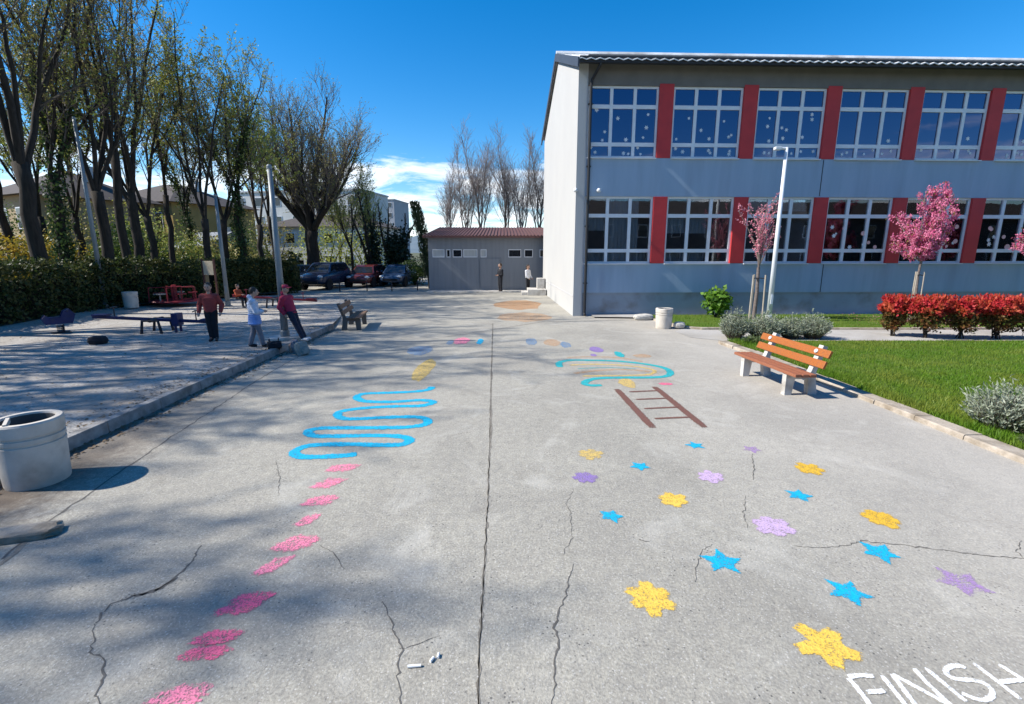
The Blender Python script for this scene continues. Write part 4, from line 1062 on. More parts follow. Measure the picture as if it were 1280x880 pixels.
cy = thing('cypress_tree', 'dark leaning cypress beside the shed', 'tree', (-5.5, 31.6, 0)); r = random.Random(5); mb = MB(); T = MB()
T.tube([(.2,0,-.1),(.1,0,1.6),(-.2,0,3.3),(-.6,0,4.9)], [.09,.08,.06,.02], 7)
for _ in range(3000):
    t = r.random(); a = r.uniform(0, 6.283); rad = (.30 + .22*math.sin(math.pi*t**.8) + .06*math.sin(9*t))*r.random()**.4
    z = .7+4.6*t; x = .2-.8*t**1.4; mb.leaf(Vector((x+math.cos(a)*rad*.85, math.sin(a)*rad*.85, z)), Vector((math.cos(a)*.4, math.sin(a)*.4, 1)).normalized(), Vector((math.cos(a), math.sin(a), .2)), r.uniform(.1,.22), .08)
T.build('trunk', M['bark'], cy); mb.build('crown', M['cypress'], cy, recalc=False)

# ------------------------------------------------------------------ garden plants by the school
def photinia(seed, wx, wy, h):
    r = random.Random(seed); lo = MB(); S = MB()
    nst = 7
    for k in range(nst):
        a = r.uniform(0, 6.28); e = Vector((math.cos(a)*wx*.38*r.random(), math.sin(a)*wy*.38*r.random(), h*.75))
        S.tube([(r.uniform(-.08,.08), r.uniform(-.08,.08), -.04), e*.45+Vector((0,0,.02)), e], [.017,.012,.006], 5)
    f1 = ball_fn((0,0,h*.52), (wx*.46, wy*.46, h*.40), .25, .2, seed)
    leaf_cloud(lo, r, 1900, f1, .075, 0, 0)
    f2 = ball_fn((0,0,h*.76), (wx*.52, wy*.50, h*.25), .3, .22, seed+1)
    leaf_cloud(lo, r, 2900, f2, .08, -.8, 1)
    for _ in range(220):       # loose shoots standing up
        a = r.uniform(0, 6.28); rr_ = r.random()**.5
        lo.leaf(Vector((math.cos(a)*wx*.5*rr_, math.sin(a)*wy*.48*rr_, h*r.uniform(.86,1.03))), Vector((r.gauss(0,.35), r.gauss(0,.35), 1)).normalized(), Vector((r.gauss(0,1), r.gauss(0,1), .1)).normalized(), .1, .04, 1)
    return lo, S
HG = 'red topped bushes in the hedge row'
specs = [((10.62, 13.45), .62, .62, 1.02, 'small slim red topped bush at the outer end of the row'),
 ((11.30, 13.15), 1.05, .9, 1.05, 'deep red round bush below the pink cherry tree'),
 ((12.15, 13.0), .80, .8, 1.02, 'orange tinged red bush, third of the row'),
 ((13.05, 12.95), 1.05, .9, 1.06, 'broad red and bronze bush, fourth of the row'),
 ((13.98, 12.95), .95, .9, 1.05, 'red bush cut by the view edge'),]
for i, (c, wx, wy, h, lab) in enumerate(specs):
    lo, S = photinia(60+i, wx, wy, h)
    bush('red_bush', lab, 'bush', (c[0], c[1], .05), [('foliage', lo, [M['photinia_low'], M['photinia_red']])], (S, M['bark']), HG)
def lavender(seed, w, h, n, green=.2):
    r = random.Random(seed); mb = MB(); S = MB()
    for _ in range(n):
        a = r.uniform(0, 6.283); rr_ = r.random()**.5; d = Vector((math.cos(a)*rr_*.9+r.gauss(0,.15), math.sin(a)*rr_*.9+r.gauss(0,.15), 1.0+r.uniform(-.2,.2))).normalized()
        L = h*r.uniform(.5,1.25)*(1-.25*rr_); b = Vector((math.cos(a)*w*.22*rr_, math.sin(a)*w*.22*rr_, -.02))
        e = b + Vector((d.x*w*.42, d.y*w*.42, d.z*L)); S.twig(b, e, .005)
        for k in range(9):
            t = r.uniform(.3,1.02); p = b.lerp(e, t); dd = (d + Vector((r.gauss(0,.7), r.gauss(0,.7), r.gauss(.1,.4)))).normalized()
            mb.leaf(p, dd, Vector((r.gauss(0,1), r.gauss(0,1), r.gauss(0,1))).normalized(), r.uniform(.04,.085), .010+.010*r.random(), 1 if t < .55 and r.random() < green*2 else 0)
    return mb, S
LG = 'grey green lavender clumps'
for i, (x, y, w, h, n, lab) in enumerate([
 (6.48, 6.05, .95, .60, 520, 'loose grey green lavender clump nearest the view, by the lawn kerb'),
 (7.25, 6.35, .6, .5, 220, 'lavender sprigs at the view edge beside the nearest clump'),
 (5.98, 12.95, .75, .72, 620, 'rounded lavender clump at the lawn corner beyond the brown bench'),
 (6.75, 12.9, .95, .68, 680, 'lavender clump under the white lamp post'),
 (7.55, 13.0, .8, .58, 480, 'low lavender clump between the lamp post and the leafy one'),
 (8.15, 13.0, .85, .66, 560, 'greener lavender clump at the end of its row')]):
    lo, S = lavender(80+i, w, h, n, .55 if i in (5,) else .25)
    bush('lavender', lab, 'plant', (x, y, .05), [('foliage', lo, [M['lav'], M['lav_green']])], (S, M['twig']), LG)
simple_bush('leafy_shrub', 'fresh light green shrub by the school wall next to the bin', (7.15, 17.0), (.46,.44,.46), 620, M['lime_leaf'], .16, M['bark'], seed=17, cat='shrub', z0=.05, hgt=1.30)
for i, (x, y, w, h) in enumerate(((6.15,5.35,.3,.16),(6.05,12.0,.5,.22))):
    lo, S = lavender(120+i, w, h, 110, .9)
    bush('weed_tuft', ('small green weed tuft at the foot of the nearest lavender', 'green weed tuft at the lawn corner behind the bench')[i], 'plant', (x, y, .05), [('foliage', lo, [M['lav_green'], M['lav_green']])], (S, M['twig']))

def stakes(root, n, rad, h):
    for k in range(n):
        a = R(90+360*k/n); s_ = MB(); s_.tube([(math.cos(a)*rad, math.sin(a)*rad, -.1), (math.cos(a)*rad*.9, math.sin(a)*rad*.9, h)], .028, 8); s_.build('stake', M['stake'], root)
    s_ = MB(); pts = [(math.cos(R(90+360*k/n))*rad*.92, math.sin(R(90+360*k/n))*rad*.92, h-.12) for k in range(n)]
    for k in range(n): s_.tube([pts[k], (pts[k][0]*.2, pts[k][1]*.2, h-.1), pts[(k+1) % n]], .014, 5)
    s_.build('tie', M['black_metal'], root)
ch = thing('cherry_tree', 'staked ornamental tree with a round pink blossom crown', 'tree', (13.4, 16.2, .05)); r = random.Random(91)
T = MB(); T.tube([(0,0,-.1),(.02,0,.8),(-.02,.02,1.5),(.0,0,2.0)], [.07,.055,.05,.055], 9); K = MB()
for k in range(16):
    a = 6.283*k*.382+r.uniform(-.2,.2); tl = R(r.uniform(4,68)); d = Vector((math.cos(a)*math.sin(tl), math.sin(a)*math.sin(tl), math.cos(tl)))
    P = limb_path(Vector((0,0,1.95)), d, (r.uniform(2.1,2.4) if tl < .35 else r.uniform(1.65,1.95) if tl < .7 else r.uniform(1.15,1.4)), 6, r, .05, .09); T.tube(P, [.035*(1-.8*i/6)+.004 for i in range(7)], 6)
    for s_ in range(15):
        q, dd = at_path(P, .14+.85*(s_+r.random())/15); d2 = rotd(dd, R(r.uniform(30,70)), r); L = r.uniform(.2,.48); e = q+d2*L; T.twig(q, e, .010)
        for _ in range(5):
            b = q.lerp(e, r.uniform(.25,1.05))
            for _ in range(11):
                K.leaf(b+Vector((r.gauss(0,.055), r.gauss(0,.055), r.gauss(0,.05))), Vector((r.gauss(0,1), r.gauss(0,1), r.gauss(0,1))).normalized(), Vector((r.gauss(0,1), r.gauss(0,1), r.gauss(0,1))).normalized(), r.uniform(.05,.09), .055, 1 if r.random() < .10 else 0)
T.build('trunk', M['bark_cherry'], ch, recalc=False); K.build('crown', [M['blossom'], M['cherry_leaf']], ch, recalc=False); stakes(ch, 3, .22, 1.62)
ch.scale = (.68,.68,1.0)
ch2 = copy_tree(ch, (17.95, 16.3, .05), 2.1, 'second pink blossom tree showing only its edge at the view side', None, .95)
pl = thing('plum_tree', 'thin staked young tree with sparse pinkish upright twigs', 'tree', (8.3, 16.6, .05)); r = random.Random(95)
T = MB(); T.tube([(0,0,-.1),(.02,0,.9),(0,.02,1.75)], [.07,.06,.05], 9); K = MB()
for k in range(12):
    a = 6.283*k*.382; tl = R(r.uniform(4,20)); d = Vector((math.cos(a)*math.sin(tl), math.sin(a)*math.sin(tl), math.cos(tl)))
    P = limb_path(Vector((0,0,1.6+.3*r.random())), d, r.uniform(1.3,2.2), 6, r, .08, .09); T.tube(P, [.02*(1-.8*i/6)+.004 for i in range(7)], 5)
    for s_ in range(9):
        q, dd = at_path(P, .2+.78*(s_+r.random())/9); e = q+rotd(dd, R(r.uniform(15,40)), r)*r.uniform(.2,.5); T.twig(q, e, .007)
        for _ in range(20): K.leaf(q.lerp(e, r.random())+Vector((r.gauss(0,.02), r.gauss(0,.02), 0)), Vector((r.gauss(0,1), r.gauss(0,1), r.gauss(0,1))).normalized(), Vector((r.gauss(0,1), r.gauss(0,1), r.gauss(0,1))).normalized(), .06, .04)
T.build('trunk', M['bark_cherry'], pl, recalc=False); K.build('crown', M['plum_bloom'], pl, recalc=False); stakes(pl, 3, .26, 1.5)

# ------------------------------------------------------------------ street furniture
def lamp(name, label, loc, rz, h, rb, rt, mat, arm, plate=False):
    t = thing(name, label, 'lamp post' if arm else 'pole', loc, rz, None)
    mb = MB(); mb.tube([(0,0,0),(0,0,h*.5),(0,0,h)], [rb,(rb+rt)/2,rt], 14); mb.build('pole', mat, t, smooth=True)
    mb = MB(); mb.lathe([(0,.0),(rb*1.9,.0),(rb*1.9,.03),(rb*1.25,.05),(rb*1.15,.22),(rb*.9,.24)], n=16); mb.build('base', mat, t)
    if not arm:
        mb = MB(); mb.lathe([(0,h+.05),(rt*.8,h+.04),(rt*1.15,h),(rt*1.15,h-.06)], n=14); mb.build('pole_cap', mat, t)
        mb = MB(); mb.box((0, -rb*.97, .75), (rb*.8, .02, .30)); mb.build('hatch', mat, t); return t
    mb = MB(); mb.tube([(0,0,h-.04),(arm,0,h-.02)], rt*.8, 10); mb.build('arm', mat, t)
    mb = MB(); mb.box((arm*1.25, 0, h-.03), (abs(arm)*.9, .16, .09)); hd = mb.build('lamp_head', mat, t, bevel=.02)
    mb = MB(); mb.box((arm*1.25, 0, h-.078), (abs(arm)*.7, .12, .012)); mb.build('lens', M['lens'], hd)
    mb = MB(); mb.box((0, -rb*.97, .75), (rb*.8, .02, .30)); mb.build('hatch', mat, t)
    return t
g = G(960, 404); lamp('lamp_post', 'slim white lamp post among the lavender in front of the school', (g.x, g.y, .04), 0, 5.42, .085, .05, M['white_steel'], -.22)
for px, py, h, lab in ((357,424,4.2,'grey steel pole by the yard kerb with a child leaning on it'), (285,380,4.6,'grey steel pole behind the child in the orange red jacket'), (132,384,7.2,'tall grey steel pole at the foot of the dark hedge')):
    g = G(px, py, .11); o = lamp('steel_pole', lab, (g.x, g.y, yz(g.x, g.y)), R(20), h, .092, .055, M['steel'], 0)
    o['group'] = 'grey steel poles in the yard'
    if px == 357:
        mb = MB(); mb.box((0, 0, .03), (.75, .62, .09)); mb.build('footing', M['concrete'], o, bevel=.015)

def bin_(label, loc, s=1.0, rz=0):
    t = thing('litter_bin', label, 'bin', loc, rz, 'round concrete litter bins')
    mb = MB()
    pr = [(0,.0),(.262,.0),(.268,.02),(.285,.42),(.288,.455),(.272,.462),(.272,.482),(.290,.488),(.291,.528),(.275,.535),(.275,.555),(.293,.562),(.297,.68),(.285,.70),(.235,.70),(.228,.68),(.22,.12),(0,.12)]
    mb.lathe(pr, n=40); b = mb.build('body', [M['bin']], t, smooth=False)
    me = b.data; me.polygons.foreach_set('use_smooth', [True]*len(me.polygons)); 
    md = b.modifiers.new('EdgeSplit', 'EDGE_SPLIT'); md.split_angle = R(28)
    mb = MB(); mb.lathe([(.226,.68),(.222,.40),(.0,.38)], n=28); mb.build('liner', M['bin_in'], t)
    mb = MB(); mb.box((-.10,-.12,.69), (.03,.28,.05), rz=.4); mb.build('handle', M['bin'], t)
    t.scale = (s,)*3; return t
b1 = bin_('large round concrete litter bin standing by the yard kerb near the camera', (-4.87, 4.64, 0), .96, .3)
g = G(831, 411); copy_tree(b1, (g.x, g.y+.15, 0), 1.2, 'round concrete litter bin before the grey school wall', None, (.88,.88,.88))
g = G(160, 385, .11); copy_tree(b1, (g.x, g.y+.2, .11), 2.0, 'round concrete litter bin at the hedge beyond the yard', None, .9)

def bench(label, loc, rz, wm_s, wm_b, conc, bolts=True):
    """front faces local -y; length along x"""
    t = thing('park_bench', label, 'bench', loc, rz, None)
    for x in (-.62, .62):
        mb = MB(); th = .05
        out = [(-.27,0),(-.15,0),(-.115,.27),(.12,.27),(.15,0),(.29,0),(.245,.34),(.37,.80),(.30,.81),(.155,.40),(-.27,.36)]
        # split the frame into convex pieces
        for poly in ([(-.27,0),(-.15,0),(-.115,.27),(-.27,.27)], [(-.27,.27),(.245,.27),(.237,.385),(-.27,.355)], [(.14,0),(.29,0),(.245,.27),(.11,.27)], [(.14,.372),(.237,.385),(.385,.80),(.31,.82)]):
            mb.prism(poly, 'x', x-th, x+th)
        mb.build('side_frame', conc, t)
    for k, y in enumerate((-.235, -.11, .015)):
        mb = MB(); mb.box((0, y, .385-.004*k), (1.82, .105, .05)); mb.build('seat_plank', wm_s, t, bevel=.008)
    rot = Matrix.Rotation(R(-22), 3, 'X')
    for k, (y, z) in enumerate(((.225, .545), (.290, .715))):
        mb = MB(); mb.box((0, y-.035, z), (1.82, .042, .125), mat=rot); pk = mb.build('back_plank', wm_b, t, bevel=.008)
        if bolts and k == 1:
            for x in (-.62, .62):
                mb = MB(); mb.lathe([(0,0),(.036,0),(.032,.014),(0,.02)], n=14)
                o = mb.build('bolt_cap', M['white_cloth'], pk); o.location = (x, y-.062, z+.01); o.rotation_euler = (R(90-22), 0, 0)
    return t
a, b = Vector((4.62, 9.0, 0)), Vector((4.73, 7.72, 0)); c_ = (a+b)/2; ang = math.atan2(b.y-a.y, b.x-a.x)
bench('orange brown wooden bench with concrete side frames beside the lawn kerb', (c_.x, c_.y, .0), ang, M['wood_red'], M['wood'], M['concrete'])
bench('dark weathered bench at the far end of the yard kerb', (-4.92, 15.1, 0), ang+R(180)+R(4), M['wood_old'], M['wood_old'], pm('old_bench_concrete', (.13,.12,.11), None, 5, .9), False)
# small kerb bits
def lump(name, label, cat, loc, d, mat, seed, rz=0, rd=.72):
    bm = bmesh.new(); bmesh.ops.create_cube(bm, size=1); bmesh.ops.subdivide_edges(bm, edges=bm.edges[:], cuts=4, use_grid_fill=True)
    r = random.Random(seed)
    for v in bm.verts:
        q = v.co.normalized()*.62; v.co = v.co.lerp(q, rd); v.co += Vector((r.gauss(0,.02), r.gauss(0,.02), r.gauss(0,.02)))
        v.co = Vector((v.co.x*d[0], v.co.y*d[1], v.co.z*d[2]+d[2]*.48))
    me = bpy.data.meshes.new(name); bm.to_mesh(me); bm.free(); me.materials.append(mat)
    o = bpy.data.objects.new(name, me); C.objects.link(o); o.location = loc; o.rotation_euler[2] = rz
    return tag(o, label, cat)
lump('stone', 'whitish stone in the grass beside the far bin', 'stone', (5.12, 14.75, .03), (.30,.2,.18), M['stone'], 1)
lump('stone', 'pale kerb stone lying at the end of the school apron', 'stone', (4.55, 16.75, 0), (.62,.3,.2), M['stone'], 2, .1)
g = G(24, 670); lump('kerb_slab', 'broken pale kerb slab sunk in the dirt in front of the big bin', 'kerb slab', (g.x-.12, g.y-.05, -.02), (.80,.21,.085), M['kerb_pale'], 12, R(16), .35)
for px, py, L, rz, lab in ((518,834,.075,.1,'white chalk stick lying flat on the asphalt'),(540,826,.035,1.1,'stub of white chalk standing out beside the longer stick'),(548,821,.03,1.5,'smallest chalk stub at the end of the chalk pieces')):
    mb = MB(); mb.tube([(-L/2,0,.008),(L/2,0,.008)], .008, 10); o = mb.build('chalk', M['chalk']); g = G(px, py); o.location = (g.x, g.y, .001); o.rotation_euler[2] = rz; tag(o, lab, 'chalk', 'chalk pieces on the asphalt')
for i, (px, py) in enumerate(((425,365),(459,364),(490,364),(522,363))):
    g = G(px, py); t = thing('bollard', 'thin dark bollard at the parking edge, %s' % ('beside the red car','between the red and the blue car','in front of the blue car','in front of the yellow green bush')[i], 'bollard', g, 0, 'bollards along the parking edge')
    mb = MB(); mb.tube([(0,0,0),(0,0,.5)], .035, 10); mb.build('post', M['black_metal'], t); mb = MB(); mb.ico((0,0,.51), .045, 2); mb.build('cap', M['black_metal'], t)

# ------------------------------------------------------------------ play equipment
def seesaw(label, loc, rz, mat, leg, L=3.2, tilt=R(3.5)):
    t = thing('seesaw', label, 'seesaw', loc, rz, 'seesaws in the yard')
    beam = MB(); M3 = Matrix.Rotation(tilt, 3, 'Y'); beam.box((0,0,.36), (L,.10,.08), mat=M3); bm_ = beam.build('beam', mat, t, bevel=.01)
    for s_ in (-1, 1):
        q = M3 @ Vector((s_*(L/2-.22), 0, 0)); m2 = MB(); m2.box((q.x, 0, .36+q.z+.065), (.38,.24,.05)); st_ = m2.build('seat', mat, t, bevel=.012)
        m3 = MB(); q2 = M3 @ Vector((s_*(L/2-.55), 0, 0)); m3.tube([(q2.x,-.14,.36+q2.z+.28),(q2.x,0,.36+q2.z+.30),(q2.x,.14,.36+q2.z+.28)], .016, 8); m3.tube([(q2.x,0,.36+q2.z+.03),(q2.x,0,.36+q2.z+.30)], .016, 8); m3.build('handle', leg, t)
    return t
def stand(t, leg):
    for y in (-.28, .28):
        mb = MB(); mb.tube([(-.26,y,0),(-.20,y,.36),(.20,y,.36),(.26,y,0)], .038, 8); mb.build('leg', leg, t)
    mb = MB(); mb.tube([(0,-.30,.36),(0,.30,.36)], .05, 10); mb.build('axle', leg, t)
g = G(186, 418, .11); s1 = seesaw('long navy blue seesaw on a black trestle in the yard', (g.x, g.y+.35, .11), R(6), M['navy'], M['black_metal']); stand(s1, M['black_metal'])
mb = MB(); mb.box((.55,0,.36),(.16,.3,.34)); mb.tube([(.55,-.12,0),(.55,-.12,.3)], .035, 8); mb.tube([(.55,.12,0),(.55,.12,.3)], .035, 8); mb.build('stop_block', M['navy'], s1)
g = G(345, 384, .06); s2 = seesaw('dark red seesaw lying beyond the children near the cars', (g.x, g.y, .07), R(2), M['red_paint'], M['red_paint'], 3.4); stand(s2, M['black_metal'])
g = G(77, 416, .11); t = thing('spring_rider', 'small navy blue spring rider near the dark hedge', 'spring rider', (g.x, g.y, .11), R(50))
mb = MB(); pts = [(math.cos(k*.8)*.08, math.sin(k*.8)*.08, .02+.20*k/40) for k in range(41)]; mb.tube(pts, .014, 6); mb.build('spring', M['black_metal'], t)
for y in (-.11, .11):
    mb = MB(); mb.prism([(-.30,.26),(.26,.26),(.34,.50),(.22,.66),(.10,.60),(.02,.42),(-.18,.42),(-.28,.52),(-.36,.42)], 'y', y-.015, y+.015); mb.build('side_panel', M['navy'], t)
mb = MB(); mb.box((-.08,0,.43), (.26,.20,.04)); mb.build('seat', M['navy'], t); mb = MB(); mb.tube([(.18,-.2,.6),(.18,.2,.6)], .015, 8); mb.build('handle', M['black_metal'], t); mb = MB(); mb.box((0,0,.01),(.4,.4,.03)); mb.build('base', M['black_metal'], t)
g = G(208, 381, .11); t = thing('merry_go_round', 'low red merry go round with pale seats before the hedge', 'merry go round', (g.x, g.y+.6, .10))
mb = MB(); mb.lathe([(0,.10),(.95,.10),(.97,.14),(.95,.17),(0,.17)], n=28); mb.build('platform', M['red_paint'], t)
mb = MB(); mb.lathe([(.10,0),(.10,.8),(.0,.82)], n=12); mb.lathe([(.0,.72),(.26,.72),(.26,.75),(0,.75)], n=20); mb.build('hub', M['red_paint'], t)
for k in range(5):
    a = 6.283*k/5; ca, sa = math.cos(a), math.sin(a); mb = MB(); mb.tube([(ca*.30,sa*.30,.17),(ca*.32,sa*.32,.72),(ca*.9,sa*.9,.72),(ca*.92,sa*.92,.17)], .022, 7); mb.build('rail', M['red_paint'], t)
    a += .63; ca, sa = math.cos(a), math.sin(a); mb = MB(); mb.box((ca*.66,sa*.66,.46), (.34,.30,.045), rz=a); mb.tube([(ca*.66,sa*.66,.17),(ca*.66,sa*.66,.45)], .03, 7); mb.build('seat', M['stake'] if k % 2 else M['red_paint'], t)
g = G(240, 381, .11); t = thing('notice_board', 'cream notice board on dark posts in front of the hedge', 'sign', (g.x-.1, g.y+1.6, .1), R(-8))
mb = MB(); mb.box((0,0,1.5), (.50,.03,.62)); mb.build('panel', M['cream'], t, bevel=.008)
for x in (-.29,.29):
    mb = MB(); mb.box((x,.02,.95), (.07,.07,1.9)); mb.build('post', M['post_brown'], t)
g = G(123, 430, .11); lump('cloth_bundle', 'small dark bundle dropped on the open yard', 'bundle', (g.x, g.y, .10), (.34,.26,.2), M['black_cloth'], 8, .3)
def backpack(label, loc, rz, mat, mat2, tilt=0):
    t = thing('backpack', label, 'backpack', loc, rz); t.rotation_euler[0] = tilt
    b = lump('bag_body', '', '', (0,0,0), (.36,.22,.42), mat, 9, 0, .42); b.parent = t
    for k in ('label','category'):
        if k in b: del b[k]
    p = lump('front_pocket', '', '', (0,-.12,.02), (.26,.10,.22), mat2, 10, 0, .45); p.parent = t
    for k in ('label','category'):
        if k in p: del p[k]
    for x in (-.1,.1):
        mb = MB(); mb.tube([(x,.09,.36),(x*1.2,.19,.28),(x*1.3,.17,.10),(x,.10,.05)], .014, 6); mb.build('strap', mat2, t)
    mb = MB(); mb.tube([(-.05,.02,.40),(-.03,.02,.46),(.03,.02,.46),(.05,.02,.40)], .01, 6); mb.build('handle', mat2, t)
    return t
g = G(343, 435, .11); backpack('black backpack lying on the yard just behind the kerb', (g.x, g.y, .16), .5, M['black_cloth'], M['black_cloth'], R(75)).scale = (.8,)*3
g = G(379, 444); backpack('grey green backpack slumped against the kerb', (g.x, g.y+.02, 0), R(70), M['green_grey'], M['green_grey'], R(-14)).scale = (.74,)*3
g = G(368, 442); backpack('dark backpack with pale straps standing next to the grey green one', (g.x+.02, g.y+.1, 0), R(110), M['grey_cloth'], M['skin'], R(-8)).scale = (.72,)*3

# ------------------------------------------------------------------ cars
def car(label, loc, rz, paint, suv=False, L=4.3, plate=True):
    t = thing('parked_car', label, 'car', loc, rz, 'cars parked beyond the yard'); W = 1.76; h = 1.66 if suv else 1.45
    s_ = MB(); hw = W/2
    # stations along x (front = +x): (x, half width, sill z, belt z)
    sta = [(-L/2,.66,.42,.86),(-L/2+.10,.80,.30,.95),(-L/2+.5,hw,.24,.97),(-.4,hw+.01,.22,.95),(.75,hw,.22,.92),(L/2-.75,hw-.02,.24,.86),(L/2-.25,.78,.28,.74),(L/2,.60,.38,.62)]
    if suv: sta = [(x, a, z0+.06, z1+.16) for x, a, z0, z1 in sta]
    n = 10
    for i, (x, w_, z0, z1) in enumerate(sta):
        ring = [(-w_*.86,z0),(-w_,z0+.14),(-w_*1.0,z1-.18),(-w_*.93,z1),(-w_*.5,z1+.035),(w_*.5,z1+.035),(w_*.93,z1),(w_*1.0,z1-.18),(w_,z0+.14),(w_*.86,z0)]
        s_.v += [(x, y, z) for y, z in ring]
    for i in range(len(sta)-1):
        for k in range(n): s_.f.append((i*n+k, i*n+(k+1) % n, (i+1)*n+(k+1) % n, (i+1)*n+k)); s_.m.append(0)
    s_.f += [tuple(range(n-1,-1,-1)), tuple(range((len(sta)-1)*n, len(sta)*n))]; s_.m += [0,0]
    b = s_.build('body', paint, t, smooth=True); md = b.modifiers.new('Subsurf', 'SUBSURF'); md.levels = 2; md.render_levels = 2
    zb = .93+(.16 if suv else 0); c2 = MB()
    rf = [(-L/2+.30 if suv else -L/2+.35, zb), (-L/2+.55 if suv else -L/2+.75, h-.06), (-L/2+.85, h), (.35, h-.01), (.60, h-.09), (1.15, zb-.03)]
    m_ = len(rf)
    for sd in (-1, 1):
        for x, z in rf: c2.v.append((x, sd*(hw*.90 if z < zb+.1 else hw*.70), z))
    for i in range(m_-1): c2.f.append((i, i+1, m_+i+1, m_+i)); c2.m.append(0)
    c2.f += [tuple(range(m_)), tuple(range(2*m_-1, m_-1, -1))]; c2.m += [0,0]
    c2.build('cabin', paint, t, bevel=.05)
    for sd in (-1, 1):
        def sp(x, z): f = (z-zb)/(h-zb); return (x, sd*(hw*.90 + (hw*.70-hw*.90)*f + .012), z)
        for x0, x1, x2, x3 in ((-L/2+.62,-.32,-.32,-L/2+.88),(-.22,.92,.46,-.22)):
            gl = MB(); gl.add([sp(x0,zb+.05), sp(x1,zb+.05), sp(x2,h-.11), sp(x3,h-.11)], [(0,1,2,3)]); gl.build('side_window', M['dark_glass'], t)
    for nm, (xa, za), (xb, zb2), dx in (('windscreen', (1.10,zb+.02), (.62,h-.12), .02), ('rear_window', (rf[0][0]+.03,zb+.06), (rf[1][0]-.03,h-.12), -.03)):
        g2 = MB(); g2.add([(xa+dx,-hw*.78,za),(xa+dx,hw*.78,za),(xb+dx,hw*.62,zb2),(xb+dx,-hw*.62,zb2)], [(0,1,2,3)]); g2.build(nm, M['dark_glass'], t)
    for x in (-L*.30, L*.31):
        for sd in (-1, 1):
            mb = MB(); mb.lathe([(.20,-.10),(.31,-.10),(.325,-.06),(.325,.06),(.31,.10),(.20,.10)], n=24); wl = mb.build('wheel', M['tyre'], t); wl.location = (x, sd*(hw-.09), .325); wl.rotation_euler = (R(90), 0, 0)
            mb = MB(); mb.lathe([(0,.07 if sd < 0 else -.07),(.06,.085*(1 if sd < 0 else -1)),(.18,.07*(1 if sd < 0 else -1)),(.21,.095*(1 if sd < 0 else -1))], n=20); mb.build('rim', M['rim'], wl)
            mb = MB(); mb.lathe([(0,-.0),(.37,.0),(.37,.01),(0,.01)], n=24); ar = mb.build('wheel_arch', M['tyre'], t); ar.location = (x, sd*(hw+.004), .34); ar.rotation_euler = (R(90), 0, 0); ar.scale = (1,1,.6)
    for sd in (-1, 1):
        zz = .70+(.14 if suv else 0)
        mb = MB(); mb.ico((L/2-.20, sd*.60, zz), .17, 2, (.7,1,.55)); mb.build('headlight', M['head'], t)
        mb = MB(); mb.ico((-L/2+.12, sd*.66, zz+.12), .15, 2, (.5,.8,.9)); mb.build('tail_light', M['tail'], t)
        mb = MB(); mb.ico((.82, sd*(hw+.08), zb+.08), .1, 2, (.6,1,.65)); mb.build('mirror', paint, t)
    mb = MB(); mb.box((L/2-.06, 0, .50), (.12, 1.0, .14)); mb.build('grille', M['tyre'], t, bevel=.02)
    return t
car('black saloon car nearest the round tree trunk', (-14.5, 34.7, 0), R(174), M['car_black'])
car('dark navy tall car parked beside the black one', (-11.95, 31.7, 0), R(-97), M['car_navy'], True)
car('maroon car half hidden behind the dark navy one', (-9.95, 34.0, 0), R(-93), M['car_red'])
car('dark blue car parked before the ivy mass', (-7.95, 34.6, 0), R(-95), M['car_blue'], L=4.0)
car('white car peeking out behind the corner of the shed', (-4.4, 36.6, 0), R(-90), M['car_white'], L=4.0)

# ------------------------------------------------------------------ people
def remesh(name, mb, mat, parent, vox=.010, smooth_it=6):
    o = mb.build(name, mat, None, recalc=True)
    m = o.modifiers.new('r', 'REMESH'); m.mode = 'VOXEL'; m.voxel_size = vox
    s_ = o.modifiers.new('s', 'SMOOTH'); s_.iterations = smooth_it; s_.factor = .5
    dg = bpy.context.evaluated_depsgraph_get(); dg.update()
    me = bpy.data.meshes.new_from_object(o.evaluated_get(dg), depsgraph=dg); old = o.data
    o.modifiers.clear(); o.data = me; bpy.data.meshes.remove(old); me.name = name
    me.polygons.foreach_set('use_smooth', [True]*len(me.polygons)); o.parent = parent
    return o
def cap(mb, a, b, r0, r1, n=12):
    a, b = Vector(a), Vector(b); d = (b-a).normalized(); P = []; Q = []
    for k in range(4): t = math.pi/2*(1-k/4); P.append(a - d*r0*math.sin(t)); Q.append(max(r0*math.cos(t), .001))
    P.append(a); Q.append(r0); P.append(b); Q.append(r1)
    for k in range(1, 5): t = math.pi/2*k/4; P.append(b + d*r1*math.sin(t)); Q.append(max(r1*math.cos(t), .001))
    mb.tube(P, Q, n)
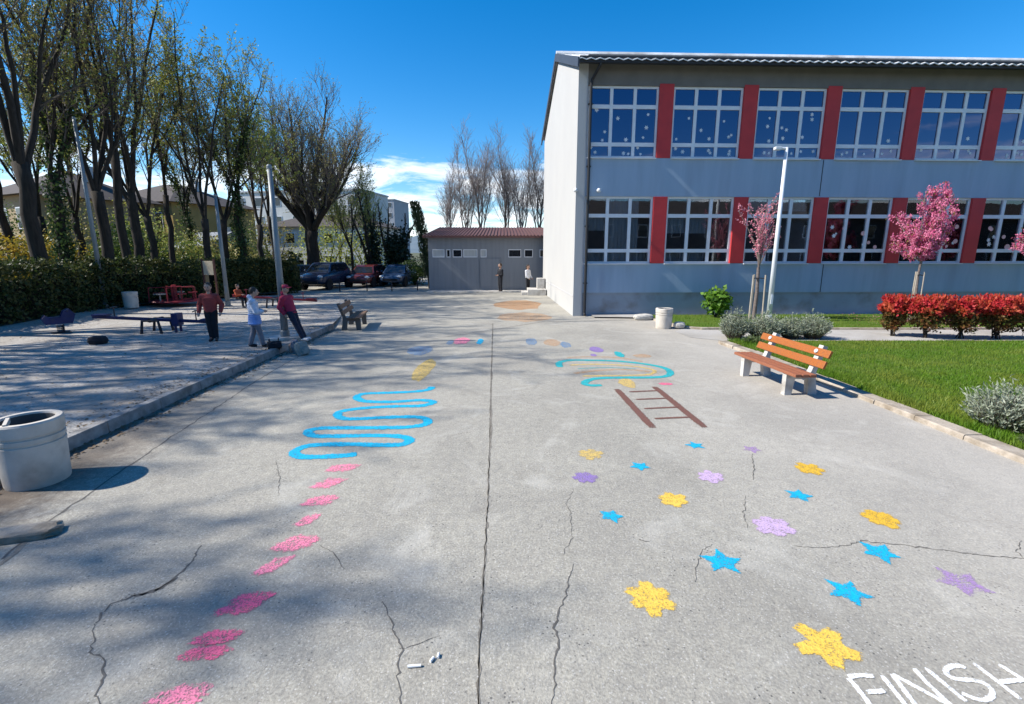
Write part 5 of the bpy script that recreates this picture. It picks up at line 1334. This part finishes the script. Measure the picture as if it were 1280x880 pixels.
def person(label, loc, rz, h, J, shirt, trousers, shoes, hair, long_coat=None, hair_len=0, sleeve=1.0, head_turn=0, cap_mat=None, thin=1.0):
    """J: joint positions in units of height; local -y is forward"""
    t = thing('person', label, 'person', loc, rz); S = lambda p: Vector(p)*h
    k = h*thin
    b = MB(); hip = S(J['hip']); chest = S(J['chest']); neck = S(J['neck']); head = S(J['head'])
    sx = .105*h; 
    hd = Matrix.Rotation(head_turn, 3, 'Z')
    sh = {s_: chest + Vector((s_*sx, 0, .035*h)) for s_ in (-1, 1)}; hp = {s_: hip + Vector((s_*.048*h, 0, -.01*h)) for s_ in (-1, 1)}
    for s_ in (-1, 1):
        kn, an, to = S(J['knee'][s_]), S(J['ankle'][s_]), S(J['toe'][s_]); el, wr = S(J['elbow'][s_]), S(J['wrist'][s_])
        cap(b, hp[s_], kn, .050*k, .034*k); cap(b, kn, an, .035*k, .022*k); cap(b, an, to, .024*k, .018*k)
        cap(b, sh[s_], el, .032*k, .025*k); cap(b, el, wr, .025*k, .018*k)
        d = (wr-el).normalized(); palm = wr + d*.04*h; cap(b, wr, palm, .017*k, .020*k)
        side = d.cross(Vector((0,-1,.2))).normalized()
        for f, (off, ln) in enumerate(((-.016,.034),(-.005,.040),(.006,.038),(.016,.030))):
            q = palm + side*off*h; m_ = q + d*ln*h*.6; e = m_ + (d + Vector((0,-.5,0))).normalized()*ln*h*.5; cap(b, q, m_, .0068*h, .0062*h, 6); cap(b, m_, e, .0062*h, .005*h, 6)
        q = wr + d*.015*h; cap(b, q, q + (d*.6+side*-s_+Vector((0,-.4,0))).normalized()*.038*h, .009*h, .0065*h, 6)
    for i in range(7):
        f = i/6; q = hip.lerp(chest, f); b.ico(q, 1, 2, ((.085+.022*f)*k, (.062+.008*f)*k, .055*h))
    cap(b, sh[-1], sh[1], .040*k, .040*k); cap(b, chest + Vector((0,0,.03*h)), neck, .034*k, .030*h); cap(b, neck, head, .029*h, .035*h)
    hr = .066*h; b.ico(head, hr, 3, (.80,.95,1.08)); b.ico(head + hd@Vector((0,-.020*h,-.032*h)), hr*.62, 2, (.85,.9,.9))
    b.ico(head + hd@Vector((0,-.067*h,-.010*h)), .0115*h, 2, (.75,1.1,1.25))
    for s_ in (-1,1): b.ico(head + hd@Vector((s_*.054*h, .004*h, -.006*h)), .015*h, 2, (.5,.8,1.2))
    cap(b, head + hd@Vector((-.016*h,-.060*h,-.036*h)), head + hd@Vector((.016*h,-.060*h,-.036*h)), .005*h, .005*h, 6)
    remesh('body', b, M['skin'], t, .0075*h/1.4, 3)
    for s_ in (-1,1):
        e = MB(); e.ico(head + hd@Vector((s_*.021*h,-.0605*h,.004*h)), .0068*h, 2); e.build('eye', M['eye'], t)
    hm = MB(); hm.ico(head + hd@Vector((0,.012*h,.018*h)), hr*1.03, 3, (.86,.93,1.0))
    if hair_len: cap(hm, head + hd@Vector((0,.045*h,0)), head + hd@Vector((0,.055*h,-hair_len*h)), .045*h, .03*h)
    bmv = hm.v; o = remesh('hair', hm, hair, t, .012, 2)
    inv = hd.transposed(); bm = bmesh.new(); bm.from_mesh(o.data)     # open the hair at the face
    dele = [v for v in bm.verts if (inv@(v.co-head)).y < -.030*h and (inv@(v.co-head)).z < .030*h]
    bmesh.ops.delete(bm, geom=dele, context='VERTS'); bm.to_mesh(o.data); bm.free()
    if cap_mat:
        cm = MB(); cm.lathe([(.060*h,.018*h),(.058*h,.045*h),(.045*h,.068*h),(.0,.078*h)], head, 20); q = head + hd@Vector((0,-.08*h,.024*h)); cm.ico(q, .05*h, 2, (.9,1,.12)); cm.build('cap', cap_mat, t, smooth=True)
    c2 = MB(); inf = .016*h
    for i in range(7):
        f = i/6; q = hip.lerp(chest, f)+Vector((0,0,.0)); c2.ico(q, 1, 2, ((.088+.024*f)*k+inf, (.066+.010*f)*k+inf, .055*h))
    cap(c2, sh[-1], sh[1], .040*k+inf, .040*k+inf)
    for s_ in (-1,1):
        el, wr = S(J['elbow'][s_]), S(J['wrist'][s_]); cap(c2, sh[s_], el, .034*k+inf, .030*k+inf*.8)
        if sleeve > .5: cap(c2, el, el.lerp(wr, .9), .030*k+inf*.8, .022*k+inf*.7)
    if shirt[1]: cap(c2, neck+Vector((0,.03*h,-.01*h)), neck+Vector((0,.05*h,.005*h)), .042*h, .035*h)   # hood
    remesh('jacket', c2, shirt[0], t, .011, 6)
    if long_coat:
        c3 = MB(); 
        for i in range(5): q = hip + Vector((0,0,.03*h-.035*h*i)); c3.ico(q, 1, 2, ((.112+.006*i)*h, (.095+.004*i)*h, .045*h))
        remesh('coat_skirt', c3, long_coat, t, .011, 5)
    c4 = MB(); inf = .011*h
    c4.ico(hip, 1, 2, (.092*k+inf, .070*k+inf, .065*h))
    for s_ in (-1,1):
        kn, an = S(J['knee'][s_]), S(J['ankle'][s_]); cap(c4, hp[s_], kn, .050*k+inf, .036*k+inf); cap(c4, kn, kn.lerp(an,.95), .036*k+inf, .026*k+inf)
    remesh('trousers', c4, trousers, t, .010, 5)
    for s_ in (-1,1):
        an, to = S(J['ankle'][s_]), S(J['toe'][s_]); c5 = MB(); cap(c5, an+Vector((0,0,-.012*h)), to, .030*h, .024*h); remesh('shoe', c5, shoes, t, .010, 4)
    return t
def pose(**k):
    J = {'hip': (0,0,.52), 'chest': (0,0,.73), 'neck': (0,0,.845), 'head': (0,-.01,.925),
         'knee': {-1: (-.055,-.01,.28), 1: (.055,-.01,.28)}, 'ankle': {-1: (-.058,.01,.045), 1: (.058,.01,.045)}, 'toe': {-1: (-.066,-.085,.022), 1: (.066,-.085,.022)},
         'elbow': {-1: (-.145,.02,.60), 1: (.145,.02,.60)}, 'wrist': {-1: (-.15,-.02,.47), 1: (.15,-.02,.47)}}
    for a, b in k.items():
        if isinstance(b, dict): J[a] = dict(J[a]); J[a].update(b)
        else: J[a] = b
    return J
g = G(268, 426, .11)
person('child in orange red jacket and black trousers, elbows held out, in the yard', (g.x, g.y, yz(g.x, g.y)), R(15), 1.45, pose(elbow={-1: (-.172,.04,.62), 1: (.172,.04,.62)}, wrist={-1: (-.165,-.06,.50), 1: (.165,-.06,.50)}, knee={-1: (-.04,-.01,.28), 1: (.04,-.01,.28)}, ankle={-1: (-.035,.01,.045), 1: (.038,.01,.045)}, toe={-1: (-.04,-.085,.022), 1: (.06,-.08,.022)}), (M['red_cloth'], True), M['black_cloth'], M['shoe'], M['hair_brown'], thin=1.0)
g = G(322, 434, .11)
person('child in a long white and blue jacket stepping beside the kerb', (g.x, g.y, yz(g.x, g.y)), R(118), 1.40, pose(chest=(0,.01,.73), head=(0,-.03,.92), elbow={-1: (-.13,-.03,.60), 1: (.13,-.03,.60)}, wrist={-1: (-.06,-.13,.60), 1: (.06,-.13,.60)}, knee={-1: (-.04,-.05,.28), 1: (.04,.03,.28)}, ankle={-1: (-.045,-.09,.045), 1: (.045,.10,.05)}, toe={-1: (-.05,-.18,.022), 1: (.05,.02,.022)}), (M['pale_cloth'], True), M['grey_cloth'], M['shoe'], M['hair'], long_coat=M['blue_cloth'], thin=.98)
g = G(357, 424, .11)
person('child in crimson jacket and dark trousers leaning back on the steel pole', (g.x+.20, g.y-.12, yz(g.x, g.y)), R(78), 1.43, pose(hip=(0,-.06,.50), chest=(0,.02,.71), neck=(0,.045,.825), head=(0,.03,.905), elbow={-1: (-.13,.08,.59), 1: (.13,.08,.59)}, wrist={-1: (-.11,.0,.47), 1: (.11,.0,.47)}, knee={-1: (-.05,-.16,.28), 1: (.05,-.13,.28)}, ankle={-1: (-.05,-.27,.05), 1: (.055,-.24,.05)}, toe={-1: (-.055,-.36,.03), 1: (.06,-.33,.03)}), (M['crimson'], True), M['navy_cloth'], M['shoe_white'], M['hair'], cap_mat=M['crimson'])
g = G(345, 384, .06)
person('small child in orange red top sitting on the end of the dark red seesaw', (g.x-1.48, g.y-.04, yz(g.x-1.4, g.y)+.05), R(80), 1.15, pose(hip=(0,.02,.35), chest=(0,.03,.56), neck=(0,.025,.675), head=(0,.01,.755), elbow={-1: (-.13,-.04,.46), 1: (.13,-.04,.46)}, wrist={-1: (-.07,-.17,.46), 1: (.07,-.17,.46)}, knee={-1: (-.075,-.20,.33), 1: (.075,-.20,.33)}, ankle={-1: (-.09,-.21,.05), 1: (.09,-.21,.05)}, toe={-1: (-.095,-.30,.022), 1: (.095,-.30,.022)}), (M['orange_cloth'], False), M['black_cloth'], M['shoe'], M['hair_brown'])
g = G(626, 364)
person('person all in black standing before the grey shed', (g.x, g.y-.9, 0), R(-60), 1.66, pose(elbow={-1: (-.13,-.0,.60), 1: (.13,.0,.60)}, wrist={-1: (-.08,-.10,.60), 1: (.08,-.10,.60)}), (M['black_cloth'], False), M['black_cloth'], M['shoe'], M['hair_brown'])
g = G(659, 364)
person('person in white top and black trousers before the grey shed', (g.x, g.y-.9, 0), R(60), 1.60, pose(elbow={-1: (-.14,-.02,.60), 1: (.14,-.02,.60)}, wrist={-1: (-.12,-.10,.52), 1: (.12,-.10,.52)}), (M['white_cloth'], False), M['black_cloth'], M['shoe'], M['hair'], hair_len=.06)

# ------------------------------------------------------------------ light, sky, camera
SUN_EL, SUN_AZ = R(42), Vector((-1, -.09, 0)).normalized()
sun = bpy.data.lights.new('sun', 'SUN'); sun.energy = 4.6; sun.angle = R(.53); sun.color = (1, .945, .86)
so = bpy.data.objects.new('sun', sun); C.objects.link(so)
to_sun = Vector((SUN_AZ.x*math.cos(SUN_EL), SUN_AZ.y*math.cos(SUN_EL), math.sin(SUN_EL)))
so.rotation_euler = to_sun.to_track_quat('Z', 'Y').to_euler(); so.location = (-20, 0, 30)
wld = bpy.data.worlds.new('World'); sc.world = wld; wld.use_nodes = True
N, Lk = wld.node_tree.nodes, wld.node_tree.links; bg = N['Background']
sky = N.new('ShaderNodeTexSky'); sky.sky_type = 'NISHITA'; sky.sun_disc = False; sky.sun_elevation = SUN_EL
sky.sun_rotation = math.atan2(SUN_AZ.x, SUN_AZ.y); sky.altitude = 300; sky.air_density = 1.0; sky.dust_density = .3; sky.ozone_density = 4.0
tc = N.new('ShaderNodeTexCoord'); sp = N.new('ShaderNodeSeparateXYZ'); Lk.new(tc.outputs['Generated'], sp.inputs[0])
zc = math1(N, Lk, 'ADD', math1(N, Lk, 'MAXIMUM', sp.outputs['Z'], .0), .10)
cv = N.new('ShaderNodeCombineXYZ'); Lk.new(math1(N, Lk, 'DIVIDE', sp.outputs['X'], zc), cv.inputs[0]); Lk.new(math1(N, Lk, 'DIVIDE', sp.outputs['Y'], zc), cv.inputs[1])
cn = noise(N, Lk, cv.outputs[0], 1.6, 10, .62, .5)
band = N.new('ShaderNodeMapRange'); band.inputs[1].default_value = .225; band.inputs[2].default_value = .15; Lk.new(sp.outputs['Z'], band.inputs[0])
cm = ramp(N, Lk, math1(N, Lk, 'ADD', cn, math1(N, Lk, 'MULTIPLY', math1(N, Lk, 'SUBTRACT', band.outputs[0], 1.0), .5)), .39, .63)
hs = N.new('ShaderNodeHueSaturation'); hs.inputs['Saturation'].default_value = 1.40; hs.inputs['Value'].default_value = 1.0; Lk.new(sky.outputs[0], hs.inputs['Color'])
skc = mixn(N, Lk, cm, hs.outputs[0], (7.6, 7.8, 8.1)); Lk.new(skc, bg.inputs['Color']); bg.inputs['Strength'].default_value = .115
cam = bpy.data.cameras.new('camera'); cam.sensor_fit = 'HORIZONTAL'; cam.sensor_width = 36; cam.lens = F/1280*36; cam.clip_start = .05; cam.clip_end = 6000
co = bpy.data.objects.new('camera', cam); C.objects.link(co); co.location = (0, 0, H); co.rotation_euler = (R(90)-TH, 0, 0)
sc.camera = co
sc.view_settings.view_transform = 'Standard'; sc.view_settings.look = 'None'; sc.view_settings.gamma = 1; sc.view_settings.use_curve_mapping = False
sc.view_settings.exposure = .75
sc.cycles.max_bounces = 8; sc.cycles.transparent_max_bounces = 12
